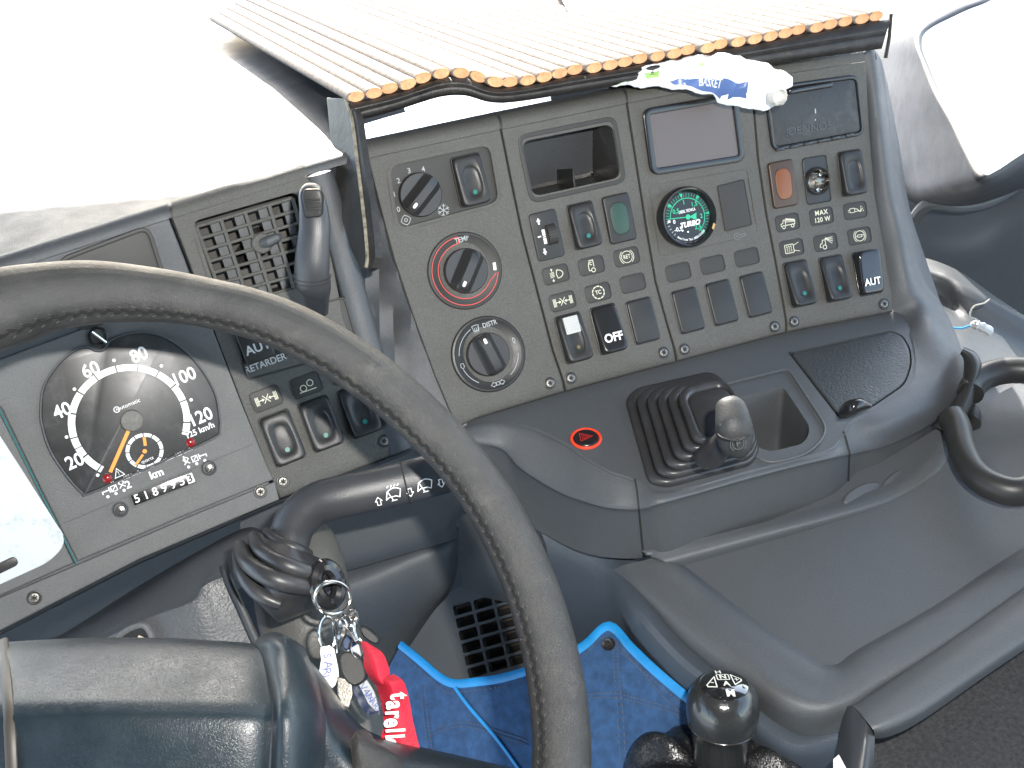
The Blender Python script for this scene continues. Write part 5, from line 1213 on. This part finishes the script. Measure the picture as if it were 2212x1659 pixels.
# ------------------------------------------------------------------ gear selector with printed cap
gs_ = thing("gear_selector", "shiny black gear selector ball marked H N A M over a crumpled leather gaiter", "gear lever", P(1560, 1640, .74))
ZG = .70; gd_ = wd(G); gx = nrm(wd((1, -.12, 0)) - gd_ * wd((1, -.12, 0)).dot(gd_))
axd = nrm(wd((-.02, -.94, -.36))); K0 = P(1561, 1532, ZG); k1 = nrm(gx - axd * gx.dot(axd)); k2 = axd.cross(k1)
def kring(r, h, n=48): return [K0 + axd * h + k1 * r * math.cos(t) + k2 * r * math.sin(t) for t in [2 * math.pi * k / n for k in range(n)]]
RK = .0243
bm = NB(); prof_ = [(.0165, -.052), (.0190, -.046), (.0178, -.040), (.0186, -.030), (.0200, -.020), (.0222, -.0125), (.0236, -.0105), (.0232, -.0100), (.0243, -.004), (.0244, .003), (.0236, .009), (.0218, .0140), (.0190, .0178), (.0164, .0196), (.0160, .0193)]
loft(bm, [kring(r, h) for r, h in prof_], True); kb_ = mk("ball_knob", bm, mat("knob_leather", (.020, .021, .020), .22, [(180, .35), (700, .15)], coat=.4), gs_)
bm = NB(); loft(bm, [kring(r, h) for r, h in ((.0162, .0190), (.0158, .0197), (.0110, .0213), (.0004, .0219))], True, False, True); cp = mk("knob_cap", bm, mat("cap_gloss", (.010, .010, .010), .08, coat=1), kb_)
kf = Fr(1561, 1480, n=axd, z=ZG); kf.O = K0 + axd * .0212; kf.n = axd; kf.ex = k1; kf.ey = axd.cross(k1)
# letters are read from the driver's seat, tilted a little
bm = NB(); H_ = .0012
text(bm, kf, "H", .0060, -.0020, .0118, -.0002, bold=.03); text(bm, kf, "N", .0064, 0, .0052, .0006, bold=.03); stroke(bm, kf, q(rr([(-4, 2.2), (4, 2.2), (4, 8.4), (-4, 8.4)], .8, 3) + [(-4, 3)]), .0007, .0004)
text(bm, kf, "A", .0064, .0010, -.0022, .0008, bold=.03); text(bm, kf, "M", .0078, .0020, -.0110, .0002, bold=.04)
stroke(bm, kf, q([(-5.8, 6), (-5.8, -5), (-11.5, -3.6), (-12, -1.8), (-5.8, 6)]), .0008, .0002); stroke(bm, kf, q([(-9, .2), (-7.4, -.5)]), .0007, .0003)
stroke(bm, kf, q([(5.6, 8.2), (6.6, -3), (11.8, 2.0), (12, 4), (5.6, 8.2)]), .0008, .0002); stroke(bm, kf, q([(7.4, 3), (10, 3)]), .0006, .0003); stroke(bm, kf, q([(8.6, 1.6), (8.6, 4.4)]), .0006, .0003)
for v in bm.verts:
    d = v.co - K0; r_ = (d - axd * d.dot(axd)).length; v.co += axd * (.0227 - .0022 * (r_ / .0158) ** 2 + (d.dot(axd) - .0212) * .02 - d.dot(axd))
mk("gate_marks", bm, mat("ink_bright", (.72, .72, .62), .5), cp, False, doubles=False)
bm = NB(); rg = []; N = 96
for i, (r, h) in enumerate(((.0165, -.046), (.022, -.043), (.032, -.040), (.044, -.042), (.055, -.052), (.064, -.070), (.074, -.110))):
    rg.append([K0 + axd * (h + (.0045 * min(1, i / 2)) * math.sin(5 * t + i * .3) + .003 * min(1, i / 3) * math.sin(11 * t + i)) + (k1 * math.cos(t) + k2 * math.sin(t)) * r * (1 + .06 * min(1, i) * math.sin(7 * t + .5 * i)) for t in [2 * math.pi * k / N for k in range(N)]])
R2 = [cr(list(c), 4) for c in zip(*rg)]; loft(bm, [list(r) for r in zip(*R2)], True); mk("gaiter", bm, GEARB, gs_)

# ------------------------------------------------------------------ passenger side: upper tray, cup holders, door
ps = thing("passenger_tray", "slate grey moulded tray on the passenger side, beyond the console's rounded end", "storage tray", P(2100, 700, 1.0))
UP = TPf(.70)
bm = NB(); grid(bm, [
 [(1930, 545, 1.20), (2010, 560, 1.16), (2080, 590, 1.14), (2150, 640, 1.12), (2300, 740, 1.10)],
 [(1960, 590, 1.10), (2010, 582, 1.11), (2056, 592, 1.10), (2120, 632, 1.08), (2300, 730, 1.06)],
 [(1965, 612, 1.09), (2010, 600, 1.10), (2050, 610, 1.09), (2110, 650, 1.07), (2300, 760, 1.05)],
 [(1970, 640, 1.10), (2010, 640, 1.10), (2050, 660, 1.09), (2110, 700, 1.06), (2300, 800, 1.04)],
 [(1990, 700, 1.03), (2040, 720, 1.02), (2090, 740, 1.01), (2140, 780, 1.0), (2300, 860, .98)],
 [(2000, 800, .95), (2060, 850, .93), (2110, 880, .92), (2160, 900, .91), (2300, 960, .89)]], 5, 5); mk("tray_skin", bm, BLUE, ps)
bm = NB(); grid(bm, [[(2050, 760, .96), (2110, 790, .94), (2180, 800, .93), (2330, 820, .90)], [(2040, 860, .92), (2110, 870, .91), (2190, 880, .90), (2330, 880, .88)], [(1950, 960, .88), (2060, 980, .87), (2190, 970, .86), (2330, 950, .85)]], 5, 5); mk("middle_shelf", bm, BLUE, ps)
wr = thing("wire_end", "thin blue wire with a taped frayed end lying in the passenger tray", "wire", P(2100, 705, .99))
bm = NB(); tube(bm, [P3(p) for p in cr([(2040, 706, 1.0), (2070, 709, .995), (2085, 707, .99), (2100, 701, .985)], 5)], .0010, 8); mk("blue_wire", bm, mat("wire_blue", (.05, .30, .60), .4), wr)
bm = NB(); tube(bm, [P3(p) for p in cr([(2098, 700, .985), (2112, 703, .98), (2126, 709, .98), (2138, 716, .985)], 4)], [.002, .003, .0045, .004, .005, .0035, .0045, .005, .004, .0046, .0048, .005, .003], 8); mk("tape", bm, mat("tape_silver", (.4, .42, .42), .35, (300, .8)), wr)
bm = NB(); tube(bm, [P3(p) for p in cr([(2112, 697, .98), (2110, 690, .98), (2096, 684, .98), (2097, 672, .98), (2106, 660, .98), (2125, 655, .98), (2138, 646, .98)], 5)], .0008, 6); mk("frayed_strand", bm, mat("strand", (.35, .34, .30), .5), wr)
ch = thing("cup_holder", "glossy black double ring cup holder fixed to the right end of the console", "cup holder", P(2080, 880, .86))
def cup(pts, r, name, flat=.55):
    bm = NB(); c = cr(pts, 6); tube(bm, [P3(p) for p in c], r, 16, flat=flat, up=nrm(-gd_)); mk(name, bm, BLACK, ch)
def hz_(pts, up_): return [(x, y, TP.z(x, y) - up_) for x, y in pts]
fr_pts = hz_([(2096, 850), (2104, 832), (2130, 812), (2180, 800), (2240, 806), (2300, 840), (2330, 930), (2290, 1015), (2212, 1060), (2150, 1052), (2105, 1022), (2080, 975), (2068, 925), (2055, 900)], .035)
cup(fr_pts, [.0105] * 79, "front_ring", 1.1)
oe = [(2082, 750), (2106, 762), (2119, 790), (2110, 830), (2102, 862), (2094, 890), (2080, 918), (2060, 940)]
ie = [(2074, 764), (2084, 780), (2084, 812), (2076, 845), (2064, 868), (2046, 892), (2030, 908), (2016, 920)]
ze = [.862, .858, .852, .846, .842, .840, .842, .848]
rws = [[(a[0] - 3, a[1] - 3, z + .012) for a, z in zip(ie, ze)], [(a[0], a[1], z) for a, z in zip(ie, ze)]]
for w_, dz in ((.25, -.004), (.5, -.006), (.8, -.005), (1, 0), (1.06, .012), (1.0, .035)): rws.append([(a[0] * (1 - w_) + b[0] * w_, a[1] * (1 - w_) + b[1] * w_, z + dz) for a, b, z in zip(ie, oe, ze)])
bm = NB(); grid(bm, rws, 4, 5); mk("mounting_strip", bm, BLACK, ch)
bm = NB(); grid(bm, [[(2088, 868, .855), (2104, 872, .848), (2118, 888, .848), (2121, 908, .855)], [(2084, 890, .848), (2100, 896, .838), (2114, 906, .838), (2120, 918, .85)], [(2086, 930, .855), (2096, 932, .85), (2114, 926, .85), (2120, 922, .858)]], 4, 4); mk("holder_lug", bm, BLACK, ch)
for (x, y, rx_, ry_, an) in ((1861, 1067, 44, 19, -27), (1936, 1040, 44, 19, -38)):
    bm = NB(); fr5 = Fr(x, y, 0, n=wd((.15, -.55, -1)), z=.825 + (x - 1861) * .0001); L = []
    for t in [2 * math.pi * k / 36 for k in range(36)]:
        a_, b_ = rx_ * math.cos(t), ry_ * math.sin(t); c_, s_ = math.cos(math.radians(an)), math.sin(math.radians(an)); L.append(fr5.loc(x + a_ * c_ - b_ * s_, y + a_ * s_ + b_ * c_))
    L = L if area2(L) > 0 else L[::-1]; plate(bm, fr5, L, -.004, .0015, .002); mk("front_dimple", bm, BLUE, dash)

dr = thing("passenger_dashboard", "rounded passenger side dashboard block with a sunlit white top, upper right corner", "dashboard", P(2100, 300, 1.1))
HT = TPf(.60)
def hp_(x, y, d=0): return (x, y, HT.z(x, y) + d)
EDG = [((2300, -160), (2240, -140), (2150, -80)), ((2170, -20), (2130, -24), (2090, -20)), ((2080, 26), (2050, 12), (2020, 4)), ((2004, 66), (1984, 52), (1958, 48)), ((1992, 100), (1972, 92), (1930, 84)), ((2006, 140), (1984, 136), (1926, 140)), ((2034, 205), (2008, 206), (1930, 215)), ((2070, 268), (2042, 274), (1946, 300)), ((2098, 325), (2068, 336), (1966, 370)), ((2124, 374), (2098, 398), (1994, 428)), ((2150, 370), (2146, 400), (2100, 440)), ((2220, 325), (2226, 356), (2240, 392)), ((2400, 215), (2406, 250), (2420, 290))]
rws = []
for a, b, c in EDG:
    m_ = (b[0] * .5 + c[0] * .5, b[1] * .5 + c[1] * .5)
    z_ = HT.z(*a); h_ = ((a[0] + b[0]) / 2, (a[1] + b[1]) / 2); rws.append([hp_(*a, .0), (*h_, z_ + .004), (b[0], b[1], z_ + .022), (*m_, z_ + .09), (*c, z_ + .19), (c[0] - (60 if c[1] < 400 else 14), c[1] + 14, z_ + .34)])
bm = NB(); grid(bm, list(map(list, zip(*rws))), 6, 5); mk("moulded_side", bm, mat("passenger_shaded", (.030, .033, .037), .5, (900, .3), (400, .15)), dr)  # side coloured much darker than the top, its shade painted in
bm = NB(); sheet(bm, [a for a, b, c in EDG] + [(2700, 100), (2700, -300)], HT, d=40, skirt=0, bev=None); mk("top_surface", bm, mat("passenger_sunlit", (.30, .32, .34), .5, (900, .3)), dr)  # top of the same block, sunlight painted in as a paler colour
bm = NB(); grid(bm, [
 [(1860, 300, 1.40), (1930, 400, 1.36), (2080, 440, 1.30), (2200, 385, 1.24), (2400, 290, 1.18)],
 [(1860, 350, 1.40), (1950, 440, 1.36), (2100, 452, 1.30), (2215, 392, 1.24), (2400, 305, 1.18)],
 [(1860, 430, 1.41), (1960, 490, 1.37), (2100, 500, 1.31), (2215, 440, 1.25), (2400, 360, 1.20)],
 [(1880, 520, 1.43), (1970, 550, 1.39), (2080, 560, 1.33), (2200, 520, 1.27), (2400, 460, 1.23)],
 [(1900, 640, 1.48), (1990, 660, 1.44), (2100, 680, 1.38), (2212, 720, 1.32), (2400, 800, 1.30)]], 5, 5); mk("lower_trim", bm, mat("lower_trim", (.05, .058, .068), .45, (800, .3)), dr)
bm = NB(); tube(bm, [P3(p) for p in cr([(1950, 512, 1.30), (1978, 470, 1.28), (2010, 440, 1.24), (2080, 446, 1.25), (2150, 428, 1.25), (2240, 372, 1.25), (2380, 290, 1.25)], 6)], .008, 10); mk("window_ledge", bm, BLUE, dr)

# ------------------------------------------------------------------ shelf over the dashboard with its straw mat
sh = thing("dash_shelf", "black-edged shelf fixed over the dashboard, with a worn black blade hanging at its left end", "shelf", P(1400, 150, .84))
def zsh(x): return .800 + (x - 770) / (1925 - 770) * .070
edge_t = [(752, 222), (850, 200), (905, 182), (955, 167), (1005, 166), (1085, 188), (1250, 160), (1400, 135), (1600, 98), (1750, 70), (1925, 38)]
edge_b = [(768, 262), (850, 240), (905, 222), (955, 208), (1005, 206), (1085, 222), (1250, 198), (1400, 174), (1600, 148), (1750, 126), (1905, 104)]
zb = [.0, .0, .0, .0, .0, .0, 0, 0, 0, 0, 0]
rws = [[(a[0], a[1] + 1, zsh(a[0]) + .004) for a in edge_t], [(a[0], a[1] + 3, zsh(a[0]) - .002) for a in edge_t]]
for w_, dz in ((.35, -.006), (.5, -.004), (.6, -.005), (.85, -.003), (1.0, .003), (1.02, .012)): rws.append([(a[0] * (1 - w_) + b[0] * w_, a[1] * (1 - w_) + b[1] * w_, zsh(a[0]) + dz) for a, b in zip(edge_t, edge_b)])
bm = NB(); grid(bm, rws, 3, 6); mk("edge_band", bm, mat("edge_rubber", (.022, .020, .018), .45, [(200, .5), (900, .3)], (70, .5), dust=(60, (.16, .13, .10), .60, .5)), sh)
Td = nrm(wd((-.464, -.412, .784)))
ec = cr([(a, b, 0) for a, b in edge_t], 8)
E3 = [P(p.x, p.y + 3, zsh(p.x)) for p in ec]
SHE = [p for p in E3 if True]
EB = E3[6:]; bm = NB(); loft(bm, [[p + Td * .004 for p in EB], [p + Td * .27 for p in EB], [p + Td * .27 - Vector((0, 0, .003)) for p in EB], [p + Td * .006 - Vector((0, 0, .003)) for p in EB]], False); mk("shelf_board", bm, mat("board", (.12, .10, .085), .8), sh)
BLD = mat("blade_black", (.030, .030, .029), .42, (300, .3), (40, .3), dust=(45, (.11, .10, .075), .58, .5))
BP = [(704, 210), (752, 212), (770, 250), (782, 330), (800, 440), (808, 510), (810, 556), (803, 578), (792, 585), (776, 578), (754, 534), (738, 470), (724, 400), (712, 300)]
bn = plane3(P(760, 220, .797), P(720, 300, .815), P(795, 570, .762))
bm = NB(); sheet(bm, BP, bn, d=18, skirt=.004, bev=(3, .0012)); bl = mk("blade", bm, BLD, sh)
bm = NB(); tube(bm, [bn(x, y, .0012) for x, y in cr([(748, 208), (764, 260), (773, 330), (784, 420), (792, 490), (797, 555), (794, 578)], 6)], .0016, 8); mk("worn_edge", bm, mat("worn_edge", (.22, .20, .15), .55, (500, .8), (220, .6)), bl)
bm = NB(); sheet(bm, [(756, 210), (772, 252), (784, 330), (802, 440), (810, 510), (813, 556), (806, 578), (797, 583), (798, 556), (794, 490), (786, 420), (775, 330), (766, 260), (750, 208)], lambda x, y, h: bn(x, y, h + .0008), d=12, skirt=.006, bev=None); mk("rubber_lip", bm, mat("lip_rubber", (.016, .014, .012), .55, (400, .6), (90, .5), dust=(80, (.18, .13, .08), .62, .6)), bl)
bm = NB(); tube(bm, [P3(p) for p in ((1925, 30, .868), (1921, 80, .872), (1913, 125, .880))], .0016, 8); mk("end_strap", bm, BLACK, sh)

mt = thing("straw_mat", "pale reed mat with orange cut ends, lying on the shelf over the dashboard", "mat", P(1400, 130, .85))
# one reed after another along the front edge
def along(pts, step):
    out = [pts[0]]; acc = 0; prev = pts[0]
    for p in pts[1:]:
        seg_ = (p - prev).length
        while acc + seg_ >= step:
            t = (step - acc) / seg_; prev = prev + (p - prev) * t; out.append(prev); seg_ = (p - prev).length; acc = 0
        acc += seg_; prev = p
    return out
up0 = Vector((0, 0, 1))
reeds = along(E3, .01385)
shn = None
for i, p in enumerate(reeds[:-1]):
    qn = reeds[i + 1]; mid_ = (p + qn) / 2; wv_ = (qn - p); L_ = wv_.length; wv_.normalize(); n_ = wv_.cross(Td); n_ = nrm(n_ if n_.dot(up0) > 0 else -n_)
    jit = random.uniform(-.003, .003); base = mid_ + n_ * .0045 + Td * jit; rw, rh = L_ * .525, .0044; N = 12
    bm = NB(); rg = []
    ln = .45 + .25 * min(1, i / 14)
    for s in (0, .0006, .002, .12, .24, ln):
        sc_ = .86 if s == 0 else (.97 if s == .0006 else 1)
        rg.append([base + Td * s + wv_ * rw * sc_ * math.cos(t) + n_ * rh * sc_ * math.sin(t) for t in [2 * math.pi * k / N for k in range(N)]])
    vs = loft(bm, rg[:3], True, False, False, 0)
    loft(bm, rg[2:], True, False, False, 0)
    loft(bm, [rg[0], [base + Td * .0005 + wv_ * rw * .5 * math.cos(t) + n_ * rh * .5 * math.sin(t) for t in [2 * math.pi * k / N for k in range(N)]], ], True, False, True, 1)
    for f_ in bm.faces:
        if f_.calc_center_median().dot(Td) < (base + Td * .0012).dot(Td): f_.material_index = 1
    mk("reed", bm, [STRAW, STRAWEND], mt)
# crumpled wrapper
wp = thing("snack_wrapper", "crumpled white plastic wrapper with blue and green print, poking out under the shelf edge", "wrapper", P(1540, 180, .82))
WO = [(1300, 190), (1394, 160), (1442, 150), (1485, 136), (1524, 130), (1560, 132), (1589, 146), (1638, 163), (1680, 181), (1696, 196), (1696, 215), (1680, 219), (1675, 236), (1657, 239), (1605, 229), (1573, 222), (1537, 212), (1491, 209), (1426, 201), (1361, 195)]
def wz(x, y):
    t = (x - 1300) / 400; w_ = interp([(1300, 176), (1560, 170), (1700, 205)], x); d_ = (y - w_) / 45
    return .020 * max(0, 1 - d_ * d_) ** .5 * (.3 + .7 * min(1, t * 1.6)) + .0022 * noise.noise(Vector((x * .035, y * .06, 0))) * 2 + .0012 * noise.noise(Vector((x * .12, y * .15, 3)))
bn2 = plane3(P(1300, 190, .840), P(1700, 210, .845), P(1500, 260, .835)); WM = lambda x, y, h=0: bn2(x, y, h)
bm = NB(); sheet(bm, WO, WM, d=7, skirt=.002, bev=None, hf=wz); film = mk("film", bm, WRAP, wp, auto=25)
def strip(L, m, nm):
    bm = NB(); sheet(bm, L, WM, d=7, skirt=0, bev=None, hf=lambda x, y: wz(x, y) + .0006); return mk(nm, bm, m, film)
strip([(1440, 193), (1495, 191), (1560, 198), (1604, 205), (1607, 223), (1560, 216), (1500, 207), (1450, 200)], mat("print_blue", (.09, .15, .33), .35), "blue_print")
GRP = mat("print_green", (.30, .48, .14), .35); strip([(1386, 178), (1418, 172), (1418, 184), (1392, 188)], GRP, "green_print"); strip([(1478, 166), (1514, 164), (1516, 169), (1480, 171)], GRP, "green_print"); strip([(1316, 187), (1345, 180), (1350, 190), (1330, 193)], GRP, "green_print")
tfw = Fr(1526, 201, .1, n=bn2.n, z=.80); bm = NB(); text(bm, tfw, "BASKET", .0058, 0, 0, 0, bold=.01, sx=.85)
for v in bm.verts:
    d = v.co - CAM; c_ = Vector((d.dot(rx), -d.dot(up), -d.dot(bk))); x_, y_ = CX + F * c_.x / c_.z, CY + F * c_.y / c_.z; v.co = WM(x_, y_, wz(x_, y_) + .0012)
mk("lettering", bm, WHITE, film, False, doubles=False)
bm = NB(); f = Fr(1684, 208, .1, n=wd((.5, .3, -1)), z=.812)
loft(bm, [f.ring([(a * (1 + .15 * noise.noise(Vector((a * 900, b * 900, h * 500)))), b * (1 + .2 * noise.noise(Vector((b * 800, a * 700, 2))))) for a, b in circ(0, 0, r, 30)], h) for r, h in ((.0075, -.006), (.0070, .001), (.0052, .003), (.0040, -.001), (.0015, -.002))], True, False, True); mk("twisted_end", bm, mat("film_grey", (.55, .54, .50), .4, (500, .8)), film)

# ------------------------------------------------------------------ keys on the ignition
kr = thing("key_ring", "steel split rings and clip hooked through a black loop below the stalk boot", "key ring", P(710, 1290, .62))
def ringw(cx, cy, rx_, ry_, z, r, name, m=METAL, rot=0, zt=0, turns=1):
    bm = NB(); pts = []
    for t in [2 * math.pi * k / 48 for k in range(48 * turns)]:
        a_, b_ = rx_ * math.cos(t), ry_ * math.sin(t); c_, s_ = math.cos(math.radians(rot)), math.sin(math.radians(rot)); pts.append(P(cx + a_ * c_ - b_ * s_, cy + a_ * s_ + b_ * c_, z + zt * math.cos(t)))
    tube(bm, pts, r, 10 if r > .002 else 8, closed=True); return mk(name, bm, m, kr)
ringw(706, 1262, 25, 40, .632, .0048, "black_loop", GLOSS, -12, .004)
ringw(717, 1291, 40, 36, .618, .0009, "split_ring", zt=.010); ringw(719, 1292, 38, 34, .6195, .0009, "split_ring", zt=.010)
ringw(707, 1368, 18, 36, .612, .0009, "split_ring", rot=-3, zt=.004); ringw(709, 1369, 18, 35, .614, .0009, "split_ring", rot=-6, zt=.004)
ringw(735, 1355, 13, 24, .612, .0008, "split_ring", rot=8, zt=.003); ringw(772, 1400, 14, 22, .606, .0006, "split_ring", rot=-10)
bm = NB(); tube(bm, [P3(p) for p in cr([(742, 1330, .612), (755, 1345, .608), (764, 1366, .606), (772, 1384, .605)], 5)], [.0018, .0022, .0028, .003, .0026, .003, .0034, .0036, .003, .0024, .0022, .002, .0018, .0016, .0016, .0015], 10); mk("clip_body", bm, METAL, kr)
bm = NB(); tube(bm, [P3(p) for p in cr([(748, 1338, .610), (755, 1326, .610), (765, 1322, .611), (770, 1336, .611), (764, 1352, .609)], 5)], .0020, 10); mk("clip_hook", bm, METAL, kr)
bm = NB(); tube(bm, [P3(p) for p in cr([(738, 1340, .610), (742, 1360, .608), (734, 1385, .606), (730, 1410, .606)], 5)], [.0016, .002, .0026, .0028, .0026, .002, .0022, .0026, .0026, .0022, .0018, .0016, .0015, .0014, .0013, .0012], 8); mk("swivel", bm, METAL, kr)
def key(label, body, m, name="bow", blade=None, group="keys hanging on the ring", zz=.604, th=.006):
    c = (sum(p[0] for p in body) / len(body), sum(p[1] for p in body) / len(body)); t = thing("key", label, "key", P(*c, zz), group)
    pl = plane3(P(c[0], c[1], zz), P(c[0] + 50, c[1], zz), P(c[0], c[1] + 50, zz - .003))
    bm = NB(); sheet(bm, [(p[0], p[1]) for p in cr([(x, y, 0) for x, y in body], 4, True)], pl, d=9, skirt=th, bev=(4, .0025)); mk(name, bm, m, t)
    if blade: bm = NB(); sheet(bm, blade, lambda x, y, h: pl(x, y, h - .003), d=9, skirt=.0022, bev=(1, .0003)); mk("key_blade", bm, STEEL, t)
    return t
key("black plastic headed truck key below the steel clip", [(736, 1412), (760, 1408), (780, 1424), (791, 1452), (786, 1472), (764, 1482), (745, 1468), (735, 1440)], BLACK, blade=[(727, 1462), (757, 1472), (760, 1500), (752, 1530), (730, 1524), (726, 1490)])
key("small black headed key behind the clip, right of it", [(778, 1352), (796, 1358), (818, 1380), (812, 1392), (794, 1384), (780, 1370)], BLACK, zz=.618)
key("dark blue headed key half hidden behind the clip", [(745, 1372), (760, 1384), (763, 1402), (744, 1404), (738, 1388)], mat("blue_head", (.012, .03, .08), .4), zz=.616)
def tagp(label, L, m, z, lines, rot, name="card", cat="key tag"):
    c = (sum(p[0] for p in L) / len(L), sum(p[1] for p in L) / len(L)); t = thing("key_tag", label, cat, P(*c, z)); pl = plane3(P(c[0], c[1], z), P(c[0] + 50, c[1], z + .004), P(c[0], c[1] + 50, z - .002))
    bm = NB(); sheet(bm, L, pl, d=8, skirt=.0008, bev=None, hf=lambda x, y: .0008 * noise.noise(Vector((x * .08, y * .08, 1)))); cd = mk(name, bm, m, t)
    f = Fr(c[0], c[1], 0, n=pl.n, z=z); bm = NB()
    for s, x, y, sz in lines: text(bm, f, s, sz, *f.loc(x, y), .0012, rot=rot)
    if lines: mk("handwriting", bm, mat("pen_ink", (.10, .12, .30), .6), cd, False, doubles=False)
    return cd
tagp("torn white paper tag with handwriting, left of the keys", [(693, 1398), (712, 1394), (722, 1402), (726, 1420), (731, 1445), (732, 1460), (724, 1480), (718, 1486), (706, 1474), (690, 1450), (694, 1425), (692, 1410)], PAPER, .606, [("A", 708, 1436, .0070), ("R", 705, 1450, .0070), ("L", 702, 1464, .0070), ("S", 706, 1416, .006)], -78)
tagp("grey paper tag with faint writing, behind the keys and red ribbon", [(750, 1405), (772, 1392), (790, 1395), (783, 1430), (800, 1480), (824, 1520), (824, 1532), (812, 1536), (796, 1520), (776, 1480), (765, 1450)], mat("grey_card", (.36, .37, .37), .7), .613, [("V4N", 792, 1496, .0065), ("WARN", 806, 1518, .005)], -50)
tagp("dark navy leather fob with pale stitched border, lowest of the bunch", [(762, 1482), (772, 1484), (796, 1520), (812, 1536), (808, 1542), (794, 1544), (778, 1524), (764, 1496)], mat("navy_fob", (.008, .018, .05), .35), .607, [], 0, "fob_body", "key fob")
rb = thing("red_lanyard", "knotted red ribbon lanyard with white letters, hanging from the key clip", "lanyard", P(820, 1450, .60))
bm = NB(); grid(bm, [
 [(778, 1385, .604), (790, 1386, .600), (800, 1392, .604)],
 [(785, 1412, .600), (803, 1412, .594), (826, 1410, .602)],
 [(786, 1440, .598), (812, 1438, .590), (838, 1436, .600)],
 [(798, 1464, .598), (818, 1464, .588), (842, 1454, .598)],
 [(812, 1480, .596), (828, 1478, .586), (842, 1470, .598)]], 5, 5); mk("knot_loop", bm, RED, rb, label="upper red loop above the knot")
bm = NB(); grid(bm, [
 [(806, 1470, .600), (828, 1466, .590), (850, 1456, .600)],
 [(812, 1480, .596), (840, 1474, .584), (868, 1468, .598)],
 [(818, 1500, .596), (850, 1496, .585), (876, 1482, .598)],
 [(826, 1530, .594), (856, 1530, .586), (884, 1510, .596)],
 [(828, 1570, .592), (862, 1572, .586), (892, 1556, .592)],
 [(820, 1610, .590), (866, 1618, .586), (908, 1620, .590)],
 [(812, 1680, .588), (868, 1690, .584), (930, 1690, .588)]], 6, 6); rt = mk("ribbon_tail", bm, RED, rb)
lf = Fr(850, 1570, 0, n=wd((0, .02, -1)), z=.5835, ex=wd((1, 0, 0))); bm = NB()
x0, y0 = lf.loc(856, 1500)
for ch_, x, y in (("t", 862, 1503), ("a", 853, 1523), ("r", 851, 1543), ("e", 848, 1561), ("l", 852, 1578), ("l", 851, 1591), ("o", 846, 1606)):
    a_, b_ = lf.loc(x, y); text(bm, lf, ch_, .0150, a_, b_, 0, rot=-86, bold=.03, sx=.72)
mk("lettering", bm, WHITE, rt, False, doubles=False)
